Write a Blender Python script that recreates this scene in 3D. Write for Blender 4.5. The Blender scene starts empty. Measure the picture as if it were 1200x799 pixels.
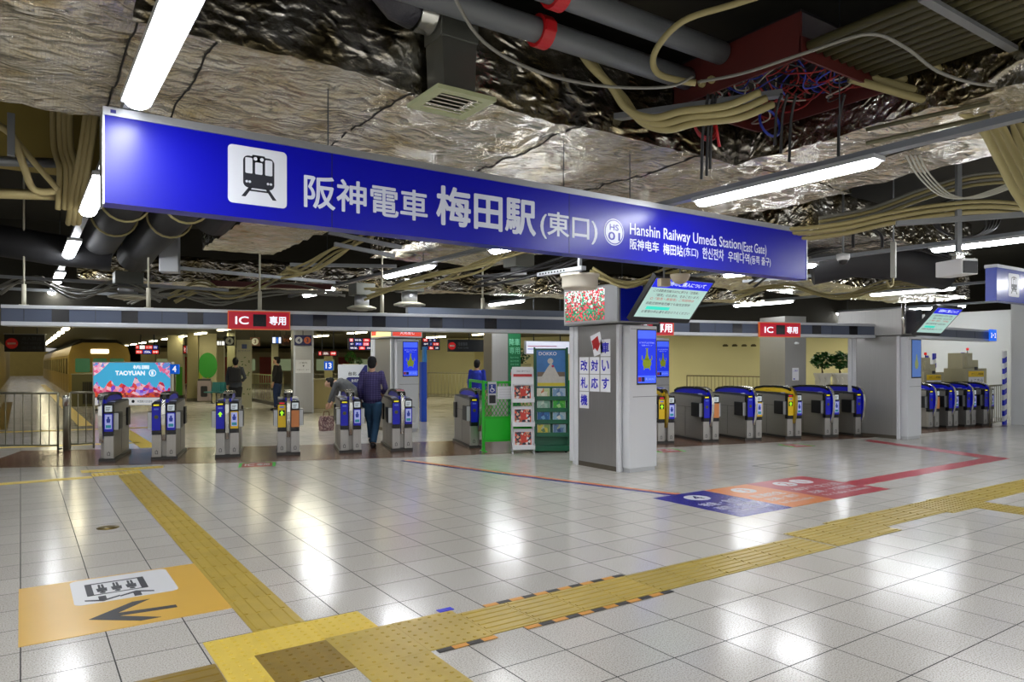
import bpy, bmesh, math, random
from mathutils import Vector, Matrix, noise

scene = bpy.context.scene
C = scene.collection
# ---------------------------------------------------------------- camera, world, exposure
CAM_H = 1.53
FPX, CXP, HYP = 842.0, 600.0, 425.0          # calibrated from the floor-tile vanishing points, 1200x799 frame
YAW = math.atan(576 / 842.0)
cam = bpy.data.cameras.new('camera')
cam.sensor_width = 36.0
cam.lens = FPX / 1200 * 36.0
cam.shift_y = (HYP - 399.5) / 1200.0
cam.clip_start, cam.clip_end = 0.05, 400
cam_o = bpy.data.objects.new('camera', cam)
C.objects.link(cam_o)
cam_o.location = (0, 0, CAM_H)
cam_o.rotation_euler = (math.pi / 2, 0, -YAW)
scene.camera = cam_o
scene.view_settings.view_transform = 'Standard'
scene.view_settings.look = 'None'
scene.view_settings.exposure = 0.0
scene.view_settings.gamma = 1.0
scene.view_settings.use_curve_mapping = False
LAMP_E = 52.0        # emission of the hall's tube lamps
INNER_E = 16.0       # emission of the platform side lamps
wd = bpy.data.worlds.new('world')
scene.world = wd
wd.use_nodes = True
wd.node_tree.nodes['Background'].inputs[0].default_value = (1.0, .98, .95, 1)
wd.node_tree.nodes['Background'].inputs[1].default_value = 0.42


def area_light(name, loc, sx, sy, power, color=(.97, .985, 1)):
    l = bpy.data.lights.new(name, 'AREA')
    l.shape = 'RECTANGLE'
    l.size, l.size_y, l.energy, l.color = sx, sy, power, color
    o = bpy.data.objects.new(name, l)
    C.objects.link(o)
    o.location = loc
    return o


# hall lamps behind and beside the camera, and platform lamps far inside (the visible ones are built below)
ROWS = (0.56, 5.3, 10.1, 15.6, 20.8)
for x in (-4.5, 0.45, 5.3, 10.1, 15.6):
    for y in (-5.6, -1.8):
        area_light('hall_lamp', (x, y, 3.05), .15, 1.9, 145)
for x in (-4.5,):
    area_light('hall_lamp', (x, 3.8, 3.05), .15, 1.9, 145)
for x, y in ((6, 18), (6, 27), (12, 18), (13, 26), (19, 14), (19, 21), (24, 12), (10, 40), (18, 38)):
    area_light('platform_lamp', (x, y, 2.62), .3, 3.0, 60, (1, .95, .70) if x > 2 else (1, .9, .5))

# ---------------------------------------------------------------- placing helpers


def W(px, py, d):
    """world point seen at a pixel of the 1200x799 frame, d metres ahead of the camera"""
    l, z = (px - CXP) / FPX * d, CAM_H + (HYP - py) / FPX * d
    return Vector((l * math.cos(YAW) + d * math.sin(YAW), -l * math.sin(YAW) + d * math.cos(YAW), z))


def G(px, py):
    return W(px, py, FPX * CAM_H / (py - HYP))


def WZ(px, py, z):
    return W(px, py, FPX * (z - CAM_H) / (HYP - py))


def on_line(px, a, b):
    """ground point on the line a-b under a pixel column"""
    t = (px - CXP) / FPX
    r = Vector((t * math.cos(YAW) + math.sin(YAW), -t * math.sin(YAW) + math.cos(YAW)))
    a, b = Vector(a[:2]), Vector(b[:2])
    e = b - a
    k = (a.x * e.y - a.y * e.x) / (r.x * e.y - r.y * e.x)
    return r * k


def depth(p):
    return p[0] * math.sin(YAW) + p[1] * math.cos(YAW)


def zof(py, p):
    return CAM_H + (HYP - py) / FPX * depth(p)


# ---------------------------------------------------------------- materials
def lin(c):
    if isinstance(c, str):
        c = tuple(int(c[i:i + 2], 16) / 255 for i in (0, 2, 4))
    return tuple((x / 12.92 if x <= .04045 else ((x + .055) / 1.055) ** 2.4) for x in c) + (1,)


MATS = {}


def mat(name, col='808080', rough=.5, metal=0.0, emit=0.0, ecol=None, spec=.5, var=0.0, vscale=6.0, bump=0.0, bscale=40.0, stretch=None):
    if name in MATS:
        return MATS[name]
    m = bpy.data.materials.new(name)
    m.use_nodes = True
    nt = m.node_tree
    b = nt.nodes['Principled BSDF']
    b.inputs['Base Color'].default_value = lin(col)
    b.inputs['Roughness'].default_value = rough
    b.inputs['Metallic'].default_value = metal
    b.inputs['Specular IOR Level'].default_value = spec
    if emit:
        b.inputs['Emission Color'].default_value = lin(ecol or col)
        b.inputs['Emission Strength'].default_value = emit
    if var or bump:
        tc = nt.nodes.new('ShaderNodeTexCoord')
        src = tc.outputs['Object']
        if stretch:
            mp = nt.nodes.new('ShaderNodeMapping')
            mp.inputs['Scale'].default_value = stretch
            nt.links.new(src, mp.inputs[0])
            src = mp.outputs[0]
    if var:
        n = nt.nodes.new('ShaderNodeTexNoise')
        n.inputs['Scale'].default_value = vscale
        n.inputs['Detail'].default_value = 5
        nt.links.new(src, n.inputs['Vector'])
        mx = nt.nodes.new('ShaderNodeMix')
        mx.data_type = 'RGBA'
        c = lin(col)
        mx.inputs[6].default_value = tuple(max(0, x * (1 - var)) for x in c[:3]) + (1,)
        mx.inputs[7].default_value = tuple(min(1, x * (1 + var)) for x in c[:3]) + (1,)
        nt.links.new(n.outputs[0], mx.inputs[0])
        nt.links.new(mx.outputs[2], b.inputs['Base Color'])
    if bump:
        n2 = nt.nodes.new('ShaderNodeTexNoise')
        n2.inputs['Scale'].default_value = bscale
        n2.inputs['Detail'].default_value = 4
        nt.links.new(src, n2.inputs['Vector'])
        bp = nt.nodes.new('ShaderNodeBump')
        bp.inputs['Strength'].default_value = bump
        bp.inputs['Distance'].default_value = .02
        nt.links.new(n2.outputs[0], bp.inputs['Height'])
        nt.links.new(bp.outputs[0], b.inputs['Normal'])
    MATS[name] = m
    return m


def screen(name, col="808080", strength=1.0):
    return mat(name, col, .25, 0, strength, col)


def ramp(nt, src, stops):
    r = nt.nodes.new('ShaderNodeValToRGB')
    e = r.color_ramp.elements
    while len(e) < len(stops):
        e.new(.5)
    for i, (p, c) in enumerate(stops):
        e[i].position = p
        e[i].color = lin(c) if not isinstance(c, float) else (c, c, c, 1)
    nt.links.new(src, r.inputs[0])
    return r.outputs[0]


def floor_material():
    m = bpy.data.materials.new('polished terrazzo tile')
    m.use_nodes = True
    nt = m.node_tree
    b = nt.nodes['Principled BSDF']
    N, L = nt.nodes.new, nt.links.new
    tc = N('ShaderNodeTexCoord')
    mp = N('ShaderNodeMapping')
    mp.inputs['Location'].default_value = (0, -.2, 0)
    L(tc.outputs['Object'], mp.inputs[0])
    br = N('ShaderNodeTexBrick')
    br.offset = 0
    br.squash = 1
    br.inputs['Scale'].default_value = 1
    br.inputs['Brick Width'].default_value = .4
    br.inputs['Row Height'].default_value = .4
    br.inputs['Mortar Size'].default_value = .0034
    br.inputs['Mortar Smooth'].default_value = .1
    br.inputs['Bias'].default_value = 0
    br.inputs['Color1'].default_value = lin('cdc9c2')
    br.inputs['Color2'].default_value = lin('d5d1ca')
    br.inputs['Mortar'].default_value = lin('2b2a28')
    L(mp.outputs[0], br.inputs['Vector'])
    n = N('ShaderNodeTexNoise')
    n.inputs['Scale'].default_value = 130
    n.inputs['Detail'].default_value = 3
    L(tc.outputs['Object'], n.inputs['Vector'])
    sp = ramp(nt, n.outputs[0], [(.33, '9a968f'), (.46, 'e4e2de'), (.62, 'ffffff')])
    mx = N('ShaderNodeMix')
    mx.data_type = 'RGBA'
    mx.blend_type = 'MULTIPLY'
    mx.inputs[0].default_value = .75
    L(br.outputs['Color'], mx.inputs[6])
    L(sp, mx.inputs[7])
    L(mx.outputs[2], b.inputs['Base Color'])
    n2 = N('ShaderNodeTexNoise')
    n2.inputs['Scale'].default_value = 2.2
    n2.inputs['Detail'].default_value = 4
    L(tc.outputs['Object'], n2.inputs['Vector'])
    mr = N('ShaderNodeMapRange')
    mr.inputs['To Min'].default_value = .10
    mr.inputs['To Max'].default_value = .26
    L(n2.outputs[0], mr.inputs[0])
    mm = N('ShaderNodeMath')
    mm.operation = 'MAXIMUM'
    L(mr.outputs[0], mm.inputs[0])
    L(br.outputs['Fac'], mm.inputs[1])
    L(mm.outputs[0], b.inputs['Roughness'])
    b.inputs['Specular IOR Level'].default_value = .75
    bp = N('ShaderNodeBump')
    bp.inputs['Strength'].default_value = .2
    bp.inputs['Distance'].default_value = .002
    inv = N('ShaderNodeMath')
    inv.operation = 'SUBTRACT'
    inv.inputs[0].default_value = 1
    L(br.outputs['Fac'], inv.inputs[1])
    n3 = N('ShaderNodeTexNoise')
    n3.inputs['Scale'].default_value = 4
    n3.inputs['Detail'].default_value = 0
    L(tc.outputs['Object'], n3.inputs['Vector'])
    ad = N('ShaderNodeMath')
    L(inv.outputs[0], ad.inputs[0])
    L(n3.outputs[0], ad.inputs[1])
    L(ad.outputs[0], bp.inputs['Height'])
    L(bp.outputs[0], b.inputs['Normal'])
    return m


def foil_material(name, c1, c2, rough=.3, metal=.85, mesh=True, strength=.9):
    m = bpy.data.materials.new(name)
    m.use_nodes = True
    nt = m.node_tree
    b = nt.nodes['Principled BSDF']
    N, L = nt.nodes.new, nt.links.new
    tc = N('ShaderNodeTexCoord')
    n = N('ShaderNodeTexNoise')
    n.inputs['Scale'].default_value = 2.3
    n.inputs['Detail'].default_value = 6
    n.inputs['Roughness'].default_value = .65
    L(tc.outputs['Object'], n.inputs['Vector'])
    col = ramp(nt, n.outputs[0], [(.28, c2), (.44, c1), (.66, 'efede8')])
    b.inputs['Metallic'].default_value = metal
    b.inputs['Roughness'].default_value = rough
    # crumpled folds: long ridges, sharp creases and a fine crackle
    def fold(sc, scale, dist, kind, rot):
        mp = N('ShaderNodeMapping')
        mp.inputs['Scale'].default_value = sc
        mp.inputs['Rotation'].default_value = (0, 0, rot)
        L(tc.outputs['Object'], mp.inputs[0])
        w = N('ShaderNodeTexNoise')
        w.noise_type = kind
        w.inputs['Scale'].default_value = scale
        w.inputs['Detail'].default_value = 5
        w.inputs['Roughness'].default_value = .55
        w.inputs['Distortion'].default_value = dist
        L(mp.outputs[0], w.inputs['Vector'])
        return w.outputs[0]
    prev = None
    for h, dst, st in ((fold((1.7, 2.7, 3), 1.5, 1.3, 'RIDGED_MULTIFRACTAL', .25), .085, strength), (fold((5, 9, 8), 1.6, .6, 'RIDGED_MULTIFRACTAL', -.5), .03, strength), (fold((28, 34, 30), 1, 0, 'FBM', 0), .012, strength * .8)):
        bp = N('ShaderNodeBump')
        bp.inputs['Strength'].default_value = st
        bp.inputs['Distance'].default_value = dst
        L(h, bp.inputs['Height'])
        if prev:
            L(prev.outputs[0], bp.inputs['Normal'])
        prev = bp
    L(prev.outputs[0], b.inputs['Normal'])
    if mesh:      # hexagonal wire netting pulled over the foil
        v2 = N('ShaderNodeTexVoronoi')
        v2.feature = 'DISTANCE_TO_EDGE'
        v2.inputs['Scale'].default_value = 42
        v2.inputs['Randomness'].default_value = .25
        L(tc.outputs['Object'], v2.inputs['Vector'])
        k = ramp(nt, v2.outputs['Distance'], [(.03, .55), (.09, 1.0)])
        mx = N('ShaderNodeMix')
        mx.data_type = 'RGBA'
        mx.blend_type = 'MULTIPLY'
        mx.inputs[0].default_value = .8
        L(col, mx.inputs[6])
        L(k, mx.inputs[7])
        col = mx.outputs[2]
    L(col, b.inputs['Base Color'])
    return m


def speckle_material(name, cols, scale, emit=0.0, rough=.4, zgrad=None):
    """printed picture of many small blobs (flower fields, brochure covers)"""
    m = bpy.data.materials.new(name)
    m.use_nodes = True
    nt = m.node_tree
    b = nt.nodes['Principled BSDF']
    N, L = nt.nodes.new, nt.links.new
    tc = N('ShaderNodeTexCoord')
    v = N('ShaderNodeTexVoronoi')
    v.inputs['Scale'].default_value = scale
    L(tc.outputs['Object'], v.inputs['Vector'])
    sep = N('ShaderNodeSeparateColor')
    L(v.outputs['Color'], sep.inputs[0])
    fac = sep.outputs[0]
    if zgrad:                                       # picture design: sky or foliage at the top, flowers below
        sx = N('ShaderNodeSeparateXYZ')
        L(tc.outputs['Object'], sx.inputs[0])
        mr = N('ShaderNodeMapRange')
        mr.inputs['From Min'].default_value, mr.inputs['From Max'].default_value = zgrad[0], zgrad[1]
        mr.inputs['To Min'].default_value, mr.inputs['To Max'].default_value = zgrad[2], zgrad[3]
        L(sx.outputs[2], mr.inputs[0])
        ad = N('ShaderNodeMath')
        ad.use_clamp = True
        L(fac, ad.inputs[0])
        L(mr.outputs[0], ad.inputs[1])
        fac = ad.outputs[0]
    n = len(cols)
    c = ramp(nt, fac, [((i + .5) / n, k) for i, k in enumerate(cols)])
    c.node.color_ramp.interpolation = 'CONSTANT'
    L(c, b.inputs['Base Color'])
    b.inputs['Roughness'].default_value = rough
    if emit:
        L(c, b.inputs['Emission Color'])
        b.inputs['Emission Strength'].default_value = emit
    return m


# ---------------------------------------------------------------- mesh builder
class MB:
    def __init__(s):
        s.v, s.f, s.m, s.k, s.sm = [], [], [], 0, []
        s.T = None

    def add(s, vs, fs, smooth=False):
        o = len(s.v)
        for p in vs:
            p = Vector(p)
            s.v.append(s.T @ p if s.T is not None else p)
        for f in fs:
            s.f.append(tuple(i + o for i in f))
            s.m.append(s.k)
            s.sm.append(smooth)
        return s

    def box(s, x0, x1, y0, y1, z0, z1):
        vs = [(x, y, z) for z in (z0, z1) for y in (y0, y1) for x in (x0, x1)]
        return s.add(vs, [(0, 2, 3, 1), (4, 5, 7, 6), (0, 1, 5, 4), (2, 6, 7, 3), (0, 4, 6, 2), (1, 3, 7, 5)])

    def bbox(s, x0, x1, y0, y1, z0, z1, r=.01):
        """box with chamfered vertical and horizontal edges"""
        bm = bmesh.new()
        bmesh.ops.create_cube(bm, size=1)
        for v in bm.verts:
            v.co = Vector(((x0 + x1) / 2 + v.co.x * (x1 - x0), (y0 + y1) / 2 + v.co.y * (y1 - y0), (z0 + z1) / 2 + v.co.z * (z1 - z0)))
        bmesh.ops.bevel(bm, geom=bm.edges[:], offset=r, segments=2, profile=.6, affect='EDGES')
        bm.verts.index_update()
        s.add([v.co.copy() for v in bm.verts], [tuple(v.index for v in f.verts) for f in bm.faces])
        bm.free()
        return s

    def prism(s, poly, axis, a, b):
        n = len(poly)

        def P(q, t):
            return {'x': (t, q[0], q[1]), 'y': (q[0], t, q[1]), 'z': (q[0], q[1], t)}[axis]
        vs = [P(q, a) for q in poly] + [P(q, b) for q in poly]
        fs = [tuple(range(n - 1, -1, -1)), tuple(range(n, 2 * n))] + [(i, (i + 1) % n, n + (i + 1) % n, n + i) for i in range(n)]
        return s.add(vs, fs)

    def flat(s, F, poly, z0=0.0, z1=.002):
        """polygon in a face frame F (x right, y up, z out of the face), given a thickness"""
        old = s.T
        s.T = F if old is None else old @ F
        s.prism(poly, 'z', z0, z1)
        s.T = old
        return s

    def rect(s, F, x0, y0, x1, y1, z0=0.0, z1=.002):
        return s.flat(F, [(x0, y0), (x1, y0), (x1, y1), (x0, y1)], z0, z1)

    def tube(s, pts, r, n=8, caps=True, closed=False, sx=1.0):
        pts = [Vector(p) for p in pts]
        N = len(pts)
        rs = r if isinstance(r, (list, tuple)) else [r] * N
        t0 = (pts[1] - pts[0]).normalized()
        a = Vector((0, 0, 1)) if abs(t0.z) < .9 else Vector((1, 0, 0))
        u = t0.cross(a).normalized()
        vs = []
        for i in range(N):
            if closed:
                t = (pts[(i + 1) % N] - pts[i - 1]).normalized()
            else:
                t = (pts[min(i + 1, N - 1)] - pts[max(i - 1, 0)]).normalized()
            u = (u - t * u.dot(t))
            u = u.normalized() if u.length > 1e-6 else t.orthogonal().normalized()
            w = t.cross(u)
            for k in range(n):
                an = 2 * math.pi * k / n
                vs.append(pts[i] + (u * math.cos(an) * sx + w * math.sin(an)) * rs[i])
        fs = []
        for i in range(N if closed else N - 1):
            for k in range(n):
                j = (i + 1) % N
                fs.append((i * n + k, i * n + (k + 1) % n, j * n + (k + 1) % n, j * n + k))
        s.add(vs, fs, True)
        if caps and not closed:
            o = len(s.v) - len(vs)
            for base, rev in ((0, True), ((N - 1) * n, False)):
                f = tuple(o + base + k for k in range(n))
                s.f.append(f[::-1] if rev else f)
                s.m.append(s.k)
                s.sm.append(False)
        return s

    def cyl(s, p0, p1, r, n=16, r2=None):
        return s.tube([p0, p1], [r, r if r2 is None else r2], n)

    def lathe(s, prof, c=(0, 0, 0), n=20):
        vs, fs = [], []
        for r, z in prof:
            for k in range(n):
                a = 2 * math.pi * k / n
                vs.append((c[0] + r * math.cos(a), c[1] + r * math.sin(a), c[2] + z))
        for i in range(len(prof) - 1):
            for k in range(n):
                fs.append((i * n + k, i * n + (k + 1) % n, (i + 1) * n + (k + 1) % n, (i + 1) * n + k))
        s.add(vs, fs, True)
        o = len(s.v) - len(vs)
        for base, rev in ((0, True), ((len(prof) - 1) * n, False)):
            if prof[0 if rev else -1][0] > 1e-4:
                f = tuple(o + base + k for k in range(n))
                s.f.append(f[::-1] if rev else f)
                s.m.append(s.k)
                s.sm.append(False)
        return s

    def ell(s, c, r, n=12):
        """ellipsoid"""
        if not isinstance(r, (tuple, list)):
            r = (r, r, r)
        vs, fs = [], []
        h = n // 2 + 1
        for i in range(h + 1):
            th = math.pi * i / h
            for k in range(n):
                a = 2 * math.pi * k / n
                vs.append((c[0] + r[0] * math.sin(th) * math.cos(a), c[1] + r[1] * math.sin(th) * math.sin(a), c[2] - r[2] * math.cos(th)))
        for i in range(h):
            for k in range(n):
                fs.append((i * n + k, i * n + (k + 1) % n, (i + 1) * n + (k + 1) % n, (i + 1) * n + k))
        return s.add(vs, fs, True)

    def mesh(s, name, mats):
        me = bpy.data.meshes.new(name)
        me.from_pydata([tuple(v) for v in s.v], [], s.f)
        for m in (mats if isinstance(mats, (list, tuple)) else [mats]):
            me.materials.append(m)
        me.polygons.foreach_set('material_index', s.m)
        me.polygons.foreach_set('use_smooth', s.sm)
        bm = bmesh.new()
        bm.from_mesh(me)
        bmesh.ops.remove_doubles(bm, verts=bm.verts, dist=1e-5)
        bmesh.ops.recalc_face_normals(bm, faces=bm.faces)
        bm.to_mesh(me)
        bm.free()
        me.update()
        return me

    def build(s, name, mats, parent=None, loc=None, rz=0.0):
        o = bpy.data.objects.new(name, s.mesh(name, mats))
        C.objects.link(o)
        if parent:
            o.parent = parent
        if loc is not None:
            o.location = loc
        o.rotation_euler.z = rz
        return o


def tag(o, label=None, cat=None, group=None, kind=None):
    if label:
        o['label'] = label
    if cat:
        o['category'] = cat
    if group:
        o['group'] = group
    if kind:
        o['kind'] = kind
    return o


def thing(name, label, cat, loc=(0, 0, 0), rz=0.0, group=None):
    o = bpy.data.objects.new(name, None)
    C.objects.link(o)
    o.empty_display_size = .1
    o.location = loc
    o.rotation_euler.z = rz
    return tag(o, label, cat, group)


def solo(name, mb, m, label, cat, group=None, loc=None, rz=0.0, kind=None):
    return tag(mb.build(name, m, None, loc, rz), label, cat, group, kind)


def structure(name, mb, m):
    return tag(mb.build(name, m), kind='structure')


def copy_tree(o, parent=None):
    c = o.copy()
    C.objects.link(c)
    c.parent = parent
    for ch in list(o.children):
        copy_tree(ch, c)
    return c


def frame(o, x, y):
    x, y = Vector(x).normalized(), Vector(y).normalized()
    z = x.cross(y)
    return Matrix(((x.x, y.x, z.x, o[0]), (x.y, y.y, z.y, o[1]), (x.z, y.z, z.z, o[2]), (0, 0, 0, 1)))


def front(o):          # face turned to -y of its own thing
    return frame(o, (1, 0, 0), (0, 0, 1))


def left(o):           # face turned to -x
    return frame(o, (0, -1, 0), (0, 0, 1))


def ground(o):         # face on the floor read looking along +y
    return frame(o, (1, 0, 0), (0, 1, 0))


def rrect(x0, y0, x1, y1, r, n=5):
    out = []
    for cx, cy, a0 in ((x1 - r, y0 + r, -90), (x1 - r, y1 - r, 0), (x0 + r, y1 - r, 90), (x0 + r, y0 + r, 180)):
        for i in range(n + 1):
            a = math.radians(a0 + 90 * i / n)
            out.append((cx + r * math.cos(a), cy + r * math.sin(a)))
    return out


def disc(cx, cy, r, n=24, ry=None):
    return [(cx + r * math.cos(2 * math.pi * i / n), cy + (ry or r) * math.sin(2 * math.pi * i / n)) for i in range(n)]


TEXT_CACHE = {}


def text_geo(s):
    if s in TEXT_CACHE:
        return TEXT_CACHE[s]
    cu = bpy.data.curves.new('t', 'FONT')
    cu.body = s
    cu.size = 1
    cu.resolution_u = 3
    o = bpy.data.objects.new('t', cu)
    C.objects.link(o)
    dg = bpy.context.evaluated_depsgraph_get()
    dg.update()
    me = bpy.data.meshes.new_from_object(o.evaluated_get(dg))
    vs = [v.co.copy() for v in me.vertices]
    fs = [tuple(p.vertices) for p in me.polygons]
    bpy.data.objects.remove(o)
    bpy.data.curves.remove(cu)
    bpy.data.meshes.remove(me)
    x0, x1 = min(v.x for v in vs), max(v.x for v in vs)
    y0, y1 = min(v.y for v in vs), max(v.y for v in vs)
    out = [((v.x - x0) / max(x1 - x0, 1e-6), (v.y - y0) / max(y1 - y0, 1e-6)) for v in vs], fs, (x1 - x0) / max(y1 - y0, 1e-6)
    TEXT_CACHE[s] = out
    return out


def put_text(mb, F, s, x0, y0, x1, y1, z=.003, bold=.0, keep=False):
    """lettering filling the rectangle of a face frame; bold strokes are thickened by small shifts"""
    vs, fs, asp = text_geo(s)
    if keep:
        w = min(x1 - x0, asp * (y1 - y0))
        c = (x0 + x1) / 2
        x0, x1 = c - w / 2, c + w / 2
    e = bold * (y1 - y0)
    x0, y0, x1, y1 = x0 + e, y0 + e, x1 - e, y1 - e
    old = mb.T
    mb.T = F if old is None else old @ F
    for i, (dx, dy) in enumerate(((0, 0),) if not bold else ((0, 0), (e, 0), (-e, 0), (0, e), (0, -e), (.7 * e, .7 * e), (-.7 * e, -.7 * e), (.7 * e, -.7 * e), (-.7 * e, .7 * e))):
        mb.add([(x0 + a * (x1 - x0) + dx, y0 + b * (y1 - y0) + dy, z + i * 4e-5) for a, b in vs], fs)
    mb.T = old
    return mb


R = random.Random(5)
# shared materials
WHITE = mat('white paint', 'e4e5e6', .35)
BLACK = mat('black plastic', '0d0d10', .4)
DARK = mat('dark grey metal', '3a3d42', .5, .3)
STEEL = mat('brushed stainless steel', 'b0aeaa', .34, .75, var=.12, vscale=3, stretch=(30, 30, .6))
STEEL_B = mat('satin steel gate body', 'a09e99', .42, .65, var=.1, vscale=3, stretch=(1, 1, 25))
ALU = mat('aluminium trim', 'b9bbbe', .35, .8)
BLUE = mat('royal blue plastic', '0a14c8', .3)
NAVY = mat('navy sheet', '12145f', .4)
YELLOW = mat('yellow plastic', 'f0c81e', .4)
GOLD = mat('gold trim', 'b9a050', .3, .9)
SILVER = mat('silver trim', 'd9d9d2', .25, .9)
RED = mat('red paint', 'b01218', .45)
GREEN = mat('bright green paint', '18c022', .45)
CREAM = mat('cream cable', '958a5c', .55)
GREYP = mat('galvanised grey', '84878a', .45, .5, var=.1)
# ================================================================ the hall itself
A = math.radians(-16.3)                      # direction of the gate line
U = Vector((math.cos(A), math.sin(A), 0))
V = Vector((-math.sin(A), math.cos(A), 0))
FLOOR = floor_material()
mb = MB().box(-14, 60, -10, 110, -.1, 0)
structure('floor', mb, FLOOR)
CONC = mat('dark concrete', '2a271d', .9, var=.3, vscale=1.5)
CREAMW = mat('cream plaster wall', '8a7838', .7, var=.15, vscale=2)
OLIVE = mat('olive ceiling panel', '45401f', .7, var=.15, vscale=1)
WALLW = mat('white wall panel', 'd4d6d4', .4)
structure('ceiling', MB().box(-14, 60, -10, 24, 4.6, 4.8), CONC)
o0 = Vector((-.22, 11.97, 0)) + V * 6.5
mb = MB()
mb.T = Matrix.Translation(o0) @ Matrix.Rotation(A, 4, 'Z')
mb.box(-14, 46, 0, .3, 2.7, 4.6)
structure('trim_1', mb, CONC)
mb = MB()
mb.T = Matrix.Translation(o0) @ Matrix.Rotation(A, 4, 'Z')
mb.box(-14, 46, .3, 95, 2.72, 2.85)
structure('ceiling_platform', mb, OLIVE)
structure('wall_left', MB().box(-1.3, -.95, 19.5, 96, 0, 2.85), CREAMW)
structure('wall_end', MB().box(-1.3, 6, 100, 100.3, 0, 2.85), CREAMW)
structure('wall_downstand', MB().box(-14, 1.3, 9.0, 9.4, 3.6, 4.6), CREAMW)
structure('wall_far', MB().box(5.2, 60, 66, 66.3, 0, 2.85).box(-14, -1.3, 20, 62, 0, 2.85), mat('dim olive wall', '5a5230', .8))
# white wall on the right, and the white recess behind the last group of gates
structure('wall_right', MB().box(20.35, 20.65, -8, 7.75, 0, 3.05), WALLW)
q_ = W(1062, 460, 22)
mb = MB()
mb.T = Matrix.Translation((q_.x, q_.y, 0)) @ Matrix.Rotation(A, 4, 'Z')
mb.box(0, 7, 0, .25, 0, 3.0)
structure('wall_recess', mb, WALLW)
structure('wall_recess_right', MB().box(22.6, 22.85, 7.75, 12, 0, 3.0), WALLW)
structure('wall_corner', MB().box(20.65, 22.85, 7.5, 7.75, 0, 3.05), WALLW)
# pale cream wall far behind the gates
WA, WB = W(497, 460, 36), W(1010, 460, 27)
d_ = (WB - WA)
mb = MB()
mb.T = Matrix.Translation((WA.x, WA.y, 0)) @ Matrix.Rotation(math.atan2(d_.y, d_.x), 4, 'Z')
LW = math.hypot(d_.x, d_.y)
mb.box(-3, LW + 12, 0, .3, 0, 2.8)
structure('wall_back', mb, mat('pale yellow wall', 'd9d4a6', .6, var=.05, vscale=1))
# brown stone apron under the gates
BROWN = mat('brown polished stone', '6f5040', .22, var=.2, vscale=4)
edge = [(-.6, 13.0), (.8, 12.35), (2.8, 11.45), (5.3, 10.5), (9.24, 9.25), (14.2, 8.0), (19.75, 7.55)]
back = [(x + .62, y + 2.1) for x, y in edge]
structure('floor_gate_strip', MB().prism(edge + back[::-1], 'z', 0, .003), BROWN)

# ================================================================ floor markings
TACT = mat('yellow tactile rubber', 'b39a40', .38, var=.25, vscale=5)
TACT_L = mat('light yellow tactile tile', 'd8bb48', .45, var=.1, vscale=6)
TACT_D = mat('worn dark yellow tactile mat', '836a1f', .4, var=.3, vscale=9)
TACT_O = mat('olive yellow tactile tile', 'a8923e', .35, var=.15, vscale=5)


def dots(mb, x0, y0, x1, y1, n, z=.004, r=.012):
    p = (x1 - x0) / n
    ny = max(1, round((y1 - y0) / p))
    for i in range(n):
        for j in range(ny):
            c = (x0 + (i + .5) * p, y0 + (j + .5) * (y1 - y0) / ny)
            mb.lathe([(r, z - .001), (r * .9, z + .003), (r * .55, z + .005)], (c[0], c[1], 0), 8)


def bars(mb, x0, y0, x1, y1, n, along='x', z=.004, w=.03):
    for i in range(n):
        if along == 'x':
            c = y0 + (i + .5) * (y1 - y0) / n
            mb.prism([(c - w / 2, z - .001), (c + w / 2, z - .001), (c + w / 3, z + .005), (c - w / 3, z + .005)], 'x', x0 + .012, x1 - .012)
        else:
            c = x0 + (i + .5) * (x1 - x0) / n
            mb.prism([(c - w / 2, z - .001), (c + w / 2, z - .001), (c + w / 3, z + .005), (c - w / 3, z + .005)], 'y', y0 + .012, y1 - .012)


def tactile(x0, y0, x1, y1, kind, m, label, group=None, n=5):
    b = MB().box(x0, x1, y0, y1, 0, .004)
    if kind == 'dots':
        dots(b, x0, y0, x1, y1, n)
    elif kind == 'barx':
        bars(b, x0, y0, x1, y1, n, 'x')
    else:
        bars(b, x0, y0, x1, y1, n, 'y')
    return solo('tactile_tile', b, m, label, 'tactile paving', group)


g_walk = 'ridged tactile strips leading from the crossing to the gates'
for i in range(23):
    y = 4.19 + i * .30
    tactile(1.09, y, 1.385, y + .298, 'bary', TACT, 'long ridged yellow tactile tile in the strip running to the leftmost gates', g_walk, 4)
tactile(.80, 11.15, 1.09, 11.45, 'dots', TACT_L, 'light yellow dotted tile at the far end of the strip, left of it')
tactile(1.09, 11.15, 1.40, 11.45, 'dots', TACT_L, 'light yellow dotted tile closing the far end of the ridged strip')
b = MB().prism([(.70, 11.86), (1.75, 11.72), (1.72, 11.52), (.70, 11.60)], 'z', 0, .0045)
dots(b, .76, 11.58, 1.66, 11.72, 10)
solo('tactile_tile', b, TACT_L, 'thin yellow dotted bar along the brown apron before the leftmost gate', 'tactile paving')
solo('tactile_tile', MB().box(-2.2, .79, 11.02, 11.2, 0, .004), TACT_L, 'narrow plain yellow band running off to the left before the fence', 'tactile paving')
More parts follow.
